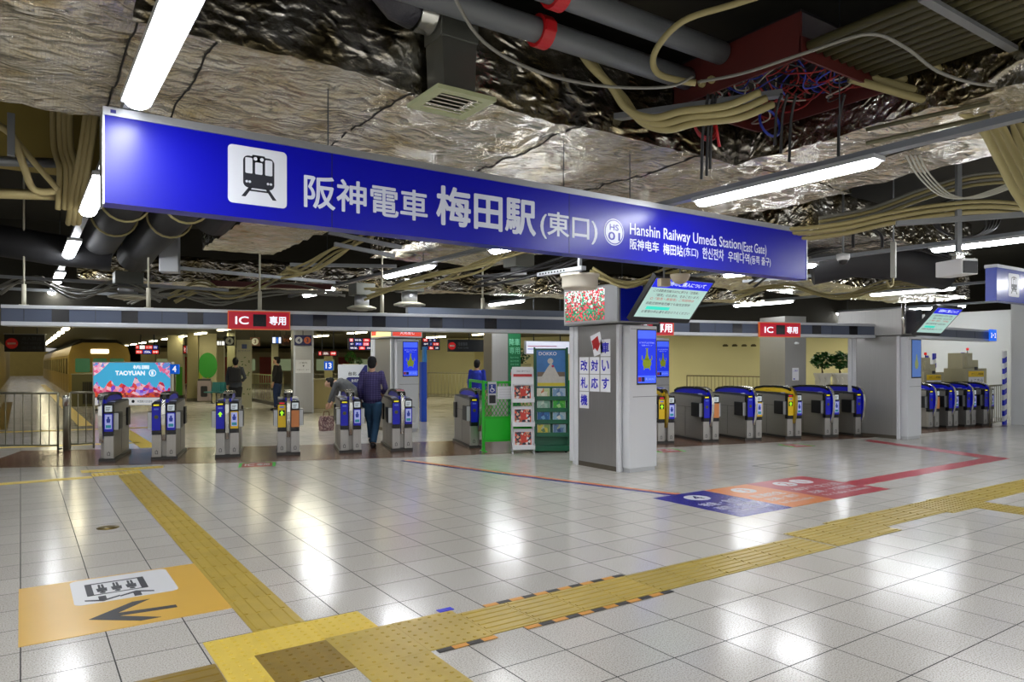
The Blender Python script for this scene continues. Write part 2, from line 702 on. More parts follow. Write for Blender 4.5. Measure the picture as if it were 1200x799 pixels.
# the crossing in the foreground
tactile(.82, 3.85, 1.115, 4.185, 'dots', TACT_L, 'bright light yellow dotted tile beside the sheet, first of the row of three', None)
tactile(1.117, 3.85, 1.41, 4.185, 'dots', TACT_L, 'bright light yellow dotted tile at the foot of the ridged strip, middle of three', None)
tactile(1.412, 3.872, 1.71, 4.185, 'dots', TACT_L, 'bright light yellow dotted tile, last of the row of three towards the right', None)
tactile(.82, 3.42, 1.005, 3.848, 'dots', TACT_L, 'narrow light yellow dotted tile between the brown ridged bar and dark mat', None, 3)
tactile(1.007, 3.42, 1.388, 3.848, 'dots', TACT_D, 'dark brownish yellow dotted mat in the crossing', None, 6)
tactile(1.39, 3.39, 1.79, 3.87, 'dots', TACT, 'shiny worn yellow dotted mat in the middle of the crossing', None, 6)
tactile(1.792, 3.39, 2.19, 3.87, 'dots', TACT, 'shiny worn yellow dotted mat where the hazard tape starts', None, 6)
tactile(1.39, 2.8, 1.79, 3.388, 'dots', TACT, 'shiny worn yellow dotted mat reaching the lower picture edge', None, 6)
tactile(.30, 3.60, .815, 3.86, 'barx', TACT_D, 'dark ridged yellow bar left of the dotted crossing', None, 3)
x = 2.192
k = 0
while x < 5.4:
    L_ = .34
    tactile(x, 3.40, x + L_ - .004, 3.795, 'barx', TACT if k < 4 else TACT_O, 'ridged yellow tactile tile in the strip heading right between hazard tapes' if k < 4 else 'ridged olive yellow tactile tile in the strip past the hazard tapes', 'ridged tiles between tapes' if k < 4 else 'ridged tiles past the tapes', 6)
    x += L_
    k += 1
for x0 in (5.63, 5.97):
    tactile(x0, 3.41, x0 + .336, 3.93, 'barx', TACT_O, 'wide ridged olive tile where the strip steps sideways', 'wide step tiles', 8)
tactile(6.31, 3.41, 6.65, 3.56, 'barx', TACT_O, 'short ridged olive tile sticking out at the step of the strip', None, 2)
for i in range(4):
    x0 = 6.31 + i * .38
    tactile(x0, 3.565, x0 + .376, 3.98, 'barx', TACT_O, 'ridged olive yellow tile in the far right stretch of the strip', 'far ridged tiles', 6)
tactile(7.84, 3.50, 8.32, 3.98, 'dots', TACT_O, 'olive dotted tile at the far junction of the strip', None, 8)
for i in range(3):
    tactile(8.325, 3.50 - i * .42 - .0, 8.74, 3.50 - i * .42 + .415, 'dots', TACT_O, 'olive dotted tile in the side branch turning to the right edge', 'dotted tiles of the side branch', 7)
for i in range(7):
    x0 = 8.325 + i * .4 if i else 8.325
    tactile(x0, 3.92 if i == 0 else 3.60, x0 + .396, 4.0, 'barx', TACT_O, 'ridged olive tile in the strip leaving past the right picture edge', 'ridged tiles at right edge', 5 if i else 1)


def hazard(x0, y0, x1, label, flip=0):
    b = MB()
    w, n = .042, max(2, round((x1 - x0) / .10))
    s = (x1 - x0) / n
    for i in range(n):
        b.k = (i + flip) % 2
        b.box(x0 + i * s, x0 + (i + 1) * s, y0, y0 + w, .0035, .0055)
    solo('hazard_tape', b, [mat('orange hazard tape', 'd2912f', .5), mat('black hazard tape', '1a1712', .5)], label, 'tape')


hazard(2.40, 3.795, 3.58, 'black and orange hazard tape along the far side of the ridged strip')
hazard(2.40, 3.345, 3.60, 'black and orange hazard tape along the near side of the ridged strip')
hazard(1.82, 3.335, 2.19, 'short black and yellow hazard tape at the edge of the dotted mat', 1)
solo('floor_sticker', MB().box(2.12, 2.22, 3.88, 3.93, 0, .003), BLUE, 'small blue sticker on the tiles beside the dotted mat', 'sticker')
# platform side bands, seen between the gates
solo('tactile_tile', MB().box(1.78, 2.06, 14.4, 19.5, 0, .004), TACT_L, 'plain yellow band on the floor seen between the two leftmost gates', 'tactile paving')
b = MB().prism([(-.9, 19.4), (3.2, 18.6), (3.2, 18.85), (-.9, 19.65)], 'z', 0, .0042)
solo('tactile_tile', b, TACT_L, 'far yellow cross band on the platform behind the left fence', 'tactile paving')
b = MB().prism([(-.9, 15.9), (1.9, 15.3), (1.9, 15.5), (-.9, 16.1)], 'z', 0, .004)
solo('tactile_tile', b, TACT_L, 'near yellow cross band on the platform behind the left fence', 'tactile paving')
solo('tactile_tile', MB().box(1.15, 1.45, 20.2, 60, 0, .004), TACT_L, 'long yellow band running down the empty platform beside the train', 'tactile paving')
solo('tactile_tile', MB().box(-.55, -.25, 20.2, 34, 0, .004), TACT_D, 'darker yellow band along the wall of the empty platform', 'tactile paving')
# drain and small access covers
solo('drain_cover', MB().lathe([(.095, 0), (.095, .003), (.0, .004)], (.67, 7.62, 0), 20), mat('brass cover', '6d5c2c', .4, .7), 'round brownish floor cover on the tiles left of the strip', 'floor cover')
b = MB()
for x0, x1, y0, y1 in ((8.95, 9.56, 6.77, 6.785), (8.95, 9.56, 6.41, 6.425), (8.95, 8.965, 6.41, 6.785), (9.545, 9.56, 6.41, 6.785)):
    b.box(x0, x1, y0, y1, 0, .002)
solo('access_hatch', b, mat('dark joint', '45413a', .6), 'square hatch outline in the tiles behind the coloured floor signs', 'hatch')

# elevator sheet
ORANGE = mat('amber floor sheet', 'd8ac4a', .3, var=.06, vscale=3)
SHW = mat('white floor print', 'd6d7da', .35)
INK = mat('dark navy ink', '20222d', .5)
t = thing('elevator_floor_sign', 'large amber floor sheet with white lift pictogram and black arrow', 'floor sign', (-.01, 4.685, 0))
MB().box(0, 1.1, 0, 1.2, 0, .0025).build('sheet', ORANGE, t)
MB().flat(ground((0, 0, .0025)), rrect(.29, .575, .895, 1.175, .05), 0, .0012).build('white_panel', SHW, t)
b = MB()
F = frame((.55, .90, .0037), (-1, 0, 0), (0, -1, 0))       # the print is read from the other side
for q in ((-.18, -.14, -.14, .15), (.14, -.14, .18, .15), (-.18, .135, .18, .15), (-.18, -.14, .18, -.12)):
    b.rect(F, *q, 0, .001)
for cx in (-.088, 0, .088):
    b.flat(F, disc(cx, .105, .018, 12), 0, .001)
    b.flat(F, [(cx - .028, .082), (cx + .028, .082), (cx + .032, .0), (cx + .018, .0), (cx + .016, -.095), (cx + .003, -.095), (cx + .003, -.01), (cx - .003, -.01), (cx - .003, -.095), (cx - .016, -.095), (cx - .018, 0), (cx - .032, .0)], 0, .001)
for cx, sg in ((.10, 1), (-.10, -1)):
    cy = .248
    b.flat(F, [(cx - .022, cy - .06 * sg), (cx + .022, cy - .06 * sg), (cx + .022, cy + .035 * sg), (cx - .022, cy + .035 * sg)][::sg], 0, .001)
    for k in (-1, 1):
        b.flat(F, [(cx, cy + .062 * sg), (cx, cy + .03 * sg), (cx + k * .10, cy - .02 * sg), (cx + k * .10, cy + .005 * sg)], 0, .001)
b.build('lift_pictogram', INK, t)
b = MB()
F = ground((0, 0, .0025))
b.flat(F, [(.345, .262), (.60, .475), (.70, .475), (.50, .295), (.82, .26), (.82, .205), (.50, .235), (.71, .07), (.60, .07)], 0, .0012)
b.build('arrow', INK, t)

# coloured platform guide sheets on the floor and their lines
FB = mat('blue floor film', '1b1a8c', .25)
FO = mat('orange floor film', 'd97f34', .3)
FR = mat('red floor film', 'b02638', .3)


def guide(x0, x1, m, nums, label, seed):
    t = thing('platform_floor_sign', label, 'floor sign', (x0, 4.60, 0))
    w = x1 - x0
    MB().box(0, w, 0, 1.20, 0, .0025).build('sheet', m, t)
    b, c = MB(), MB()
    F = ground((0, 0, .0025))
    for i, ch in enumerate(nums):
        cx = w / 2 + (i - (len(nums) - 1) / 2) * .34
        b.flat(F, disc(cx, .93, .15, 24), 0, .001)
        put_text(c, ground((0, 0, .004)), ch, cx - .06, .84, cx + .06, 1.02, 0, .02, True)
    b.build('number_disc', SHW, t)
    c.build('numeral', m, t)
    for s_, q in (('特急・急行' if seed == 0 else ('直通特急' if seed == 1 else '神戸三宮方面'), (.12, .52, w - .12, .68)), ('西宮・甲子園' if seed == 0 else ('尼崎・神戸' if seed == 1 else '尼崎・大阪難波'), (.12, .32, w - .12, .46)), ('for Kobe, Koshien', (.12, .15, w - .12, .26))):
        b = MB()
        put_text(b, F, s_, *q, .001, .01)
        b.build('text_line', SHW, t)


guide(5.90, 6.74, FB, '4', 'blue floor sheet with a white disc numbered 4, left of three', 0)
guide(6.74, 7.54, FO, '3', 'orange floor sheet with a white disc numbered 3 between blue and red', 1)
guide(7.54, 8.70, FR, '21', 'red floor sheet with two white number discs, right of three', 2)
b = MB()
b.prism([(8.62, 5.20), (8.62, 4.93), (13.05, 4.98), (12.75, 5.24)], 'z', 0, .002)
b.prism([(12.75, 5.24), (13.05, 4.98), (13.95, 7.78), (13.65, 7.72)], 'z', 0, .002)
solo('guide_line', b, FR, 'red guide line running from the red sheet to the steel pillar', 'guide line')


def strip(pts, w0, w1, m, label):
    b = MB()
    p = [Vector((x, y, 0)) for x, y in pts]
    Ls = []
    for i, q in enumerate(p):
        d = (p[min(i + 1, len(p) - 1)] - p[max(i - 1, 0)]).normalized()
        n = Vector((-d.y, d.x, 0))
        Ls.append((q + n * w0, q + n * w1))
    for i in range(len(p) - 1):
        b.prism([Ls[i][0][:2], Ls[i + 1][0][:2], Ls[i + 1][1][:2], Ls[i][1][:2]], 'z', 0, .002)
    solo('guide_line', b, m, label, 'guide line')


strip([(4.95, 10.25), (5.55, 8.1), (6.22, 5.95), (6.3, 5.79)], 0, .09, FO, 'thin orange guide line on the floor before the green fence')
strip([(4.95, 10.25), (5.55, 8.1), (6.22, 5.95), (6.28, 5.79)], -.07, 0, FB, 'thin blue guide line on the floor beside the orange one')


def red_mark(c, label, w=.42, h=.42):
    t = thing('floor_mark', label, 'floor mark', (c[0], c[1], 0), A)
    b = MB().box(-w / 2, w / 2, -h / 2, h / 2, 0, .002)
    b.build('red_sheet', mat('dark red film', 'a01c22', .4), t)
    b = MB()
    for s in (-1, 1):
        b.box(s * (w / 2 + .03) - .02, s * (w / 2 + .03) + .02, -h / 2, h / 2, 0, .0025)
        b.box(s * (w / 2 - .04) - .05, s * (w / 2 - .04) + .05, h / 2, h / 2 + .03, 0, .0025)
    b.build('green_corner', GREEN, t)
    for s_, xa, xb in (('IC', -.42, -.1), ('専用', -.02, .42)):
        b = MB()
        put_text(b, ground((0, 0, .003)), s_, w * xa, -h * .25, w * xb, h * .3, 0, .02)
        b.build('lettering', SHW, t)


red_mark((2.93, 11.05), 'small red sheet with green corners on the tiles before the left gates')
red_mark((9.3, 8.80), 'small red sheet with green corners beside the white pillar', .4, .4)
red_mark((11.85, 8.0), 'small red sheet with green corners before the yellow gate', .4, .4)

# ================================================================ the big hanging sign
SY = 4.98


def sx(px):
    return on_line(px, (0, SY), (1, SY)).x


def sz(px, py):
    x = sx(px)
    return zof(py, (x, SY))


X0, X1 = sx(122.5), sx(945)
SIGNB = mat('glossy blue sign face', '0406a4', .3, spec=.38)
LET = mat('pale sign lettering', 'd3d8e8', .4)
t = thing('hanging_station_sign', 'long blue hanging station sign with train pictogram and white lettering', 'sign', (X0, SY, 2.5))
wS, hS = X1 - X0, .53
MB().box(0, wS, 0, .16, 0, hS).build('sign_face', SIGNB, t)
b = MB()
b.box(-.01, wS + .01, -.012, .172, hS, hS + .05)
b.box(-.012, 0, -.006, .166, -.01, hS)
b.box(wS, wS + .012, -.006, .166, -.01, hS)
b.build('silver_frame', ALU, t)
b = MB()
for px in (389, 667):
    b.box(sx(px) - X0 - .004, sx(px) - X0 + .004, -.002, .0, 0, hS)
b.box(.03, .06, -.016, -.012, hS + .015, hS + .035)
b.build('panel_joint', mat('dark blue joint', '0a0d70', .5), t)
# sign coordinates: x = world x, y = world z
SF = frame((-X0, 0, -2.5), (1, 0, 0), (0, 0, 1))
b = MB()
ix0, ix1, iz0, iz1 = sx(267), sx(336), sz(267, 236.5), sz(268, 168)
b.flat(SF, rrect(ix0, iz0, ix1, iz1, .03), 0, .002)
pp = b.build('pictogram_panel', mat('white sign panel', 'd6d9e2', .4), t)


def train_icon(F, x0, z0, x1, z1, lift=.002):
    w, h = x1 - x0, z1 - z0

    def q(a, c):
        return (x0 + a * w, z1 - c * h)

    def rr(a0, c0, a1, c1, r):
        p0, p1 = q(a0, c1), q(a1, c0)
        return rrect(p0[0], p0[1], p1[0], p1[1], r * w)
    k, wh = MB(), MB()
    k.flat(F, rr(.25, .155, .78, .71, .09), lift, lift + .001)
    k.flat(F, rr(.40, .13, .62, .25, .02), lift, lift + .001)
    k.flat(F, [q(.35, .69), q(.41, .69), q(.29, .87), q(.22, .87)], lift, lift + .001)
    k.flat(F, [q(.62, .69), q(.68, .69), q(.82, .88), q(.75, .88)], lift, lift + .001)
    k.rect(F, *q(.34, .765), *q(.69, .735), lift, lift + .001)
    for a0, a1, c0, c1 in ((.285, .405, .19, .46), (.45, .575, .255, .46), (.62, .745, .19, .46)):
        wh.flat(F, rr(a0, c0, a1, c1, .02), lift + .001, lift + .002)
    for a, c, r in ((.455, .195, .032), (.565, .195, .032), (.31, .605, .022), (.36, .605, .022), (.67, .605, .022), (.72, .605, .022)):
        p = q(a, c)
        wh.flat(F, disc(p[0], p[1], r * w, 12), lift + .001, lift + .002)
    return k, wh


k, wh = train_icon(SF, ix0, iz0, ix1, iz1)
k.build('train_pictogram', INK, pp)
wh.build('train_window', mat('white sign panel'), pp)


def sign_text(s, pxa, pya0, pya1, pxb, bold=.02, name='lettering'):
    b = MB()
    put_text(b, SF, s, sx(pxa), sz(pxa, pya1), sx(pxb), sz(pxa, pya0), .002, bold)
    b.build(name, LET, t)


sign_text('阪神電車', 356, 203, 242.5, 501, .018)
sign_text('梅田駅', 511, 216, 263, 628, .026)
sign_text('(東口)', 633, 245.5, 279, 700, .015)
sign_text('Hanshin Railway Umeda Station', 738, 261, 278.8, 868, .008)
sign_text('(East Gate)', 869, 283, 297.5, 898, .006)
sign_text('阪神电车', 738, 279, 292, 772, .012)
sign_text('梅田站', 777, 285, 298, 800, .012)
sign_text('(东口)', 801, 289, 301, 818, .006)
sign_text('한신전차', 823, 289.5, 303, 848, .012)
sign_text('우메다역', 853, 294, 306.5, 878, .012)
sign_text('(동쪽 출구)', 879, 299, 310.5, 903, .008)
cx, cz = sx(719.5), sz(719.5, 272)
rr_ = sx(731) - cx
b = MB()
b.flat(SF, disc(cx, cz, rr_, 32), 0, .002)
dd = b.build('station_number_disc', LET, t)
b = MB()
n = 32
for i in range(n):
    a0, a1 = 2 * math.pi * i / n, 2 * math.pi * (i + 1) / n
    b.flat(SF, [(cx + r * math.cos(a), cz + r * math.sin(a)) for r, a in ((rr_ * .93, a0), (rr_ * .93, a1), (rr_ * .86, a1), (rr_ * .86, a0))], .002, .003)
put_text(b, SF, 'HS', cx - rr_ * .45, cz + rr_ * .12, cx + rr_ * .45, cz + rr_ * .58, .003, .03)
put_text(b, SF, '01', cx - rr_ * .6, cz - rr_ * .62, cx + rr_ * .6, cz + rr_ * .0, .003, .03)
b.build('station_number', SIGNB, dd)
for px in (389, 667, 745):
    x = sx(px)
    solo('hanger_rod', MB().cyl((x, SY + .08, 3.07), (x, SY + .08, 3.52 if px < 740 else 3.6), .005, 6), DARK,
         {389: 'thin rod holding the blue station sign above its first lettering', 667: 'thin rod holding the blue station sign above its panel joint', 745: 'thin rod holding the blue station sign near its right end'}[px], 'rod')
# second sign at the right edge of the view
t = thing('hanging_station_sign', 'blue hanging sign end with small train pictogram, at the right picture edge', 'sign', (sx(1168), SY, 2.5))
MB().box(0, 3, 0, .16, 0, .52).build('sign_face', mat('paler blue sign face', '4a5ab8', .24, spec=.6), t)
MB().box(-.01, 3.0, -.012, .172, .52, .57).build('silver_frame', ALU, t)
F = frame((0, 0, 0), (1, 0, 0), (0, 0, 1))
pp = MB().flat(F, rrect(.42, .09, .82, .46, .03), 0, .002).build('pictogram_panel', mat('white sign panel'), t)
k, wh = train_icon(F, .42, .09, .82, .46)
k.build('train_pictogram', INK, pp)
wh.build('train_window', mat('white sign panel'), pp)
# ================================================================ ticket gates
PANEL = mat('dark gate top', '15161c', .25)
SCR = screen('gate screen', 'b8c0c4', .5)
POST = screen('pale blue gate poster', 'b4bcf4', .25)
ORG = mat('orange gate panel', 'd98a50', .45)
LIMEA = screen('green arrow light', '8fd81e', 1.2)
OLV = mat('olive card lamp', '5a5a20', .4)
GRY = mat('grey reader flap', '33353b', .4)


def gate(label, xy, sides='LR', lk='lamp', rk='blue', fin='blue', reader=None, rz=A, group='ticket gates'):
    """a gate: width along x, front at y = 0, passage along y"""
    t = thing('ticket_gate', label, 'ticket gate', (xy[0], xy[1], 0), rz, group)
    x0, x1 = (-.18 if 'L' in sides else -.03), (.18 if 'R' in sides else .03)
    FINM = YELLOW if fin == 'yellow' else BLUE
    MB().bbox(x0 + .015, x1 - .015, .03, 1.24, .05, .90, .012).build('body', STEEL_B, t)
    b = MB().box(x0 - .01, x1 + .01, -.0, 1.27, 0, .05)
    b.build('base_plinth', mat('dark gate plinth', '4a4a48', .4, .6), t)
    # panel seams on the flanks
    b = MB()
    for sx_ in ((x0 + .013, x0 + .015), (x1 - .015, x1 - .013)):
        b.box(sx_[0], sx_[1], .10, 1.2, .655, .66)
        b.box(sx_[0], sx_[1], .62, .626, .08, .655)
    b.build('panel_seam', DARK, t)
    # arched hood: black top, coloured flank
    arc = [(.02, .90), (.03, .955), (.10, .99), (.25, 1.012), (.55, 1.02), (.85, 1.012), (1.1, .98), (1.22, .93), (1.23, .90)]
    hx = .055
    ho = MB().prism(arc, 'x', -hx, hx).build('hood', FINM, t)
    top = arc[1:-1] + [(y, z + .04) for y, z in arc[1:-1]][::-1]
    MB().prism(top, 'x', -hx - .012, hx + .012).build('hood_cap', PANEL, ho)
    b = MB().prism([(y, z + .04) for y, z in arc[2:4]] + [(y, z + .048) for y, z in arc[2:4]][::-1], 'x', -hx - .012, hx + .012)
    b.build('hood_edge', SILVER, ho)
    # low shelf beside the hood
    b = MB()
    for s_ in ((x0 + .015, -hx), (hx, x1 - .015)):
        if s_[1] - s_[0] > .02:
            b.prism([(.0, .86), (.06, .905), (.3, .925), (1.1, .925), (1.22, .90)], 'x', s_[0], s_[1])
    b.build('side_shelf', GRY, t)
    # card pads
    b = MB()
    for c_, k in ((-.115, 'L'), (.115, 'R')):
        if k in sides:
            b.lathe([(.045, 0), (.045, .012), (.03, .016)], (c_, .17, .915), 16)
    b.build('card_pad', mat('pale blue card pad', 'b9bfe0', .3), t)
    # centre fin sweeping down the front
    fr = [(.10, 1.03), (.02, 1.0), (-.045, .945), (-.08, .86), (-.09, .72), (-.08, .56), (-.045, .40), (-.01, .30)]
    bk = [(.03, .36), (.065, .48), (.085, .62), (.09, .86), (.22, .95)]
    fo = MB().prism(fr + bk, 'x', -.024, .024).build('fin', FINM, t)
    tr = fr + [(y - .012, z + .004) for y, z in fr][::-1]
    MB().prism(tr, 'x', -.027, .027).build('fin_trim', GOLD if fin == 'yellow' else SILVER, fo)
    # front panels
    for k, c_ in (('L', -.105), ('R', .105)):
        if k not in sides:
            continue
        w = .068
        kind = lk if k == 'L' else rk
        face = {'yellow': YELLOW, 'orange': ORG, 'ypost': YELLOW}.get(kind, BLUE)
        fp = MB().bbox(c_ - w, c_ + w, -.045, .04, .40, .90, .008).build('front_panel', PANEL, t)
        F = front((c_, -.045, 0))
        MB().flat(F, rrect(-w + .006, .47, w - .006, .745 if k == 'R' else .84, .01), 0, .006).build('colour_panel', face, fp)
        if k == 'R':
            MB().flat(F, rrect(-.05, .775, .05, .87, .008), 0, .004).build('screen', SCR, fp)
            b = MB()
            for i in range(3):
                b.rect(F, -.036, .79 + i * .022, .012 + i * .008, .80 + i * .022, .004, .005)
            b.build('screen_text', mat('grey screen text', '5d6a70', .4), fp)
            if kind in ('blue', 'ypost'):
                MB().flat(F, rrect(-.047, .51, .047, .73, .006), .006, .008).build('poster', POST, fp)
                b = MB()
                b.flat(F, disc(0, .685, .016, 12), .008, .009)
                b.flat(F, [(-.022, .605), (.022, .605), (.03, .655), (.012, .672), (-.012, .672), (-.03, .655)], .008, .009)
                MB().rect(F, -.036, .525, .036, .57, .008, .009).build('poster_band', mat('poster teal band', '2aa0b8', .4), fp)
                b.build('poster_print', mat('poster print', '2b44b8', .4), fp)
        else:
            b = MB().flat(F, rrect(-.04, .855, .04, .875, .006), 0, .006)
            b.build('indicator', screen('yellow indicator', 'd6c81e', .8) if kind != 'yellow' else screen('red indicator', 'c01420', .8), fp)
            if kind in ('arrow', 'yellow'):
                if kind == 'yellow':
                    MB().flat(F, rrect(-.046, .66, .046, .75, .004), .006, .008).build('arrow_plate', BLACK, fp)
                b = MB().flat(F, [(0, .745), (-.036, .70), (-.014, .70), (-.014, .665), (.014, .665), (.014, .70), (.036, .70)], .008, .010)
                b.build('arrow_light', LIMEA, fp)
            else:
                MB().flat(F, disc(0, .68, .03, 16), .006, .01).build('card_lamp', OLV, fp)
            MB().flat(F, rrect(-.035, .79, .035, .815, .01), .006, .009).build('label_plate', mat('pale blue label', '6f86e8', .4), fp)
        b = MB().bbox(c_ - w, c_ + w, -.03, .03, .05, .40, .006)
        lp = b.build('lower_panel', STEEL, t)
        b = MB()
        F2 = front((c_, -.03, 0))
        for i, q in enumerate(((-.02, .10, -.012, .15), (.012, .10, .02, .15), (-.02, .095, .02, .102), (-.005, .14, .005, .16))):
            b.rect(F2, *q, 0, .0015)
        b.build('printed_mark', DARK, lp)
    # readers and flaps on the flanks
    for s_ in ((-1, 'L'), (1, 'R')):
        if s_[1] in sides or reader == s_[1]:
            xs = x0 + .015 if s_[0] < 0 else x1 - .015
            e = s_[0] * .075
            MB().bbox(min(xs, xs + e), max(xs, xs + e), .02, .30, .49, .76, .015).build('flank_reader', mat('black reader box', '1b1c20', .35), t)
            b = MB().box(min(xs, xs + e * .9), max(xs, xs + e * .9), .005, .022, .49, .75)
            b.build('reader_edge', ALU, t)
            MB().bbox(min(xs, xs + s_[0] * .03), max(xs, xs + s_[0] * .03), 1.0, 1.2, .48, .78, .01).build('barrier_flap', BLACK, t)
    return t


gy = lambda x: 12.72 - .31 * (x - 1.01)
GL = 'ticket gate'
gate('steel ticket gate at the left end beside the fence, narrow with one blue panel', (1.03, gy(1.03)), 'R', 'lamp', 'blue')
gate('double ticket gate second from the fence, blue panels with olive lamp and poster', (1.87, gy(1.87)), 'LR', 'lamp', 'blue')
gate('double ticket gate with a green arrow on blue and a yellow poster panel', (2.76, gy(2.76)), 'LR', 'arrow', 'ypost')
gate('double ticket gate with a yellow arrow panel and an orange panel, under the red sign', (3.66, gy(3.66)), 'LR', 'yellow', 'orange')
gate('double ticket gate just left of the man in the purple shirt', (4.62, gy(4.62)), 'LR', 'lamp', 'blue')
gate('double ticket gate just right of the man in the purple shirt', (5.46, gy(5.46) + .02), 'LR', 'lamp', 'blue')
gate('narrow ticket gate beside the green mesh fence, blue panel facing us', (6.80, 10.98), 'L', 'lamp', 'blue', reader='L')
gate('yellow and blue ticket gate half hidden behind the white screen pillar', (10.06, 9.57), 'LR', 'yellow', 'blue', 'yellow')
gate('blue ticket gate with an orange panel, next after the white screen pillar', (10.98, 9.28), 'LR', 'lamp', 'orange')
gate('blue ticket gate with a yellow poster panel, left of the yellow-topped gate', (11.92, 9.0), 'LR', 'lamp', 'ypost')
gate('ticket gate with a yellow hood and yellow arrow panel in the right row', (12.90, 8.78), 'LR', 'yellow', 'blue', 'yellow')
gate('blue ticket gate between the yellow-topped gate and the last one of its row', (13.76, 8.5), 'LR', 'lamp', 'blue')
gate('narrow blue ticket gate standing against the large steel pillar', (14.48, 8.26), 'L', 'lamp', 'blue')
fa, fb = G(1093, 502.6), G(1158, 498.6)
for px, l, rk in ((1093, 'blue ticket gate right beside the screen pillar in the far group', 'orange'), (1115.5, 'second blue ticket gate from the screen pillar in the far right group', 'blue'),
                  (1136.5, 'third blue ticket gate from the screen pillar in the far right group', 'blue'), (1157, 'last blue ticket gate of the far right group, beside a small rail', 'blue')):
    p = on_line(px, fa, fb)
    gate(l, p, 'LR', 'lamp', rk, rz=math.radians(-11), group='far ticket gates')

# ================================================================ header beam over the gates
BA, BB = Vector((-.22, 11.97)), Vector((14.42, 7.93))
bd = BB - BA
BL, BR = bd.length, math.atan2(bd.y, bd.x)
BEAMG = mat('slate blue beam panel', '4c5466', .35, .3)
BEAMW = mat('pale beam rail', 'c3c6cb', .35, .4)
SENS = mat('black sensor window', '101116', .2)


def beam(label, a, length, rz, z0, h, squares, seams):
    t = thing('gate_header_beam', label, 'beam', (a[0], a[1], z0), rz)
    MB().box(0, length, 0, .30, .055, h - .045).build('beam_panel', BEAMG, t)
    b = MB().bbox(0, length, -.012, .31, 0, .058, .006).bbox(0, length, -.012, .31, h - .048, h, .006)
    b.build('beam_rail', BEAMW, t)
    b = MB()
    for s in seams:
        b.box(s - .004, s + .004, -.003, .0, .058, h - .048)
    if seams:
        b.build('panel_seam', DARK, t)
    for s in squares:
        MB().box(s - .105, s + .105, -.006, .01, .06, h - .05).build('sensor_window', SENS, t)
    return t


def bs(px):
    return (on_line(px, BA, BB) - BA).length


beam('long grey blue header beam above the ticket gates with black square windows', BA, BL, BR, 2.036, .285,
     [bs(x) for x in (71, 152, 229, 304, 375, 444, 511, 575, 814, 864, 912, 957, 1000)], [bs(x) for x in (28, 112, 190, 267, 342, 420, 478, 543, 610, 838, 975)])
fa2, fb2 = Vector((15.2, 7.52)), Vector((19.42, 7.72))
beam('short grey header beam above the far right ticket gates', fa2, (fb2 - fa2).length, math.atan2(.2, 4.22), 2.036, .27, [3.95], [1.0, 2.0, 3.0])
t = thing('platform_sign', 'small bright blue sign with white arrows at the end of the right header beam', 'sign', (19.2, 7.65, 2.05))
MB().box(-.32, .02, -.03, 0, 0, .27).build('sign_face', screen('bright blue sign', '1664e8', .8), t)
b = MB()
put_text(b, front((0, -.03, 0)), '3・2', -.27, .07, -.03, .19, .002, .03)
b.build('lettering', screen('white sign print', 'f0f4ff', .8), t)
# steel post stubs carrying the beam, and a flat box standing on it
for px in (26, 174, 306, 451, 570):
    p = on_line(px, BA, BB) + Vector((.02, .15))
    b = MB().cyl((p.x, p.y, 2.321), (p.x, p.y, 2.62), .03, 10)
    b.box(p.x - .06, p.x + .06, p.y - .06, p.y + .06, 2.321, 2.335)
    b.tube([(p.x, p.y, 2.6), (p.x, p.y, 4.6)], .014, 6)
    solo('beam_hanger', b, mat('pale hanger paint', 'aeaa98', .5), {26: 'pale post holding the header beam at its left end', 174: 'pale post holding the header beam, second from the left', 306: 'pale post holding the header beam above the first red sign', 451: 'pale post holding the header beam, fourth from the left', 570: 'pale post holding the header beam near the flower screen'}[px], 'hanger')
t0, t1 = on_line(478, BA, BB), on_line(662, BA, BB)
mb = MB().box(0, (t1 - t0).length, 0, .2, 0, .11)
solo('cable_duct_box', mb, mat('blue grey duct', '6b7484', .4, .3), 'flat blue grey box lying on top of the header beam before the flower screen', 'duct box', None, (t0.x + .03, t0.y + .06, 2.322), BR)


def ic_sign(px0, px1, label, texts, y=-.05):
    a, b_ = on_line(px0, BA, BB), on_line(px1, BA, BB)
    w = (b_ - a).length
    t = thing('gate_sign', label, 'sign', (a.x, a.y, 2.025), BR)
    MB().box(0, w, y, -.012, 0, .28).build('sign_board', mat('orange sign border', 'd2642a', .4, 0, .25), t)
    b = MB()
    F = front((0, y, 0))
    b.rect(F, .014, .014, w - .014, .266, 0, .002)
    b.build('red_face', mat('crimson sign face', 'b00f28', .35, 0, .35), t)
    b = MB().rect(F, w * .40, .05, w * .61, .23, .002, .008)
    b.build('sensor_window', SENS, t)
    for s, q in texts:
        b = MB()
        put_text(b, F, s, q[0] * w, q[1] * .28, q[2] * w, q[3] * .28, .003, .02)
        b.build('lettering', screen('white sign print'), t)
    return t


TT = [('IC', (.12, .28, .33, .70)), ('専用', (.66, .26, .93, .74))]
ic_sign(267, 340, 'red IC lane sign on the header beam over the left gates', TT)
ic_sign(746, 788, 'red IC lane sign peeking out beside the tilted monitor', [('IC', (.08, .28, .25, .70)), ('専用', (.48, .2, .95, .78))])
ic_sign(888, 936, 'red IC lane sign on the header beam over the right gates', TT)

# ================================================================ the two screen pillars
STEELP = mat('brushed pillar steel', 'a9a8a5', .36, .8, var=.1, vscale=3, stretch=(25, 25, .5))
SCRB = screen('blue advert screen', '1430e0', .6)
LIME = screen('yellow green advert flask', '8a9c14', .3)
KW = mat('white kiosk panel', 'd3d5d8', .4)


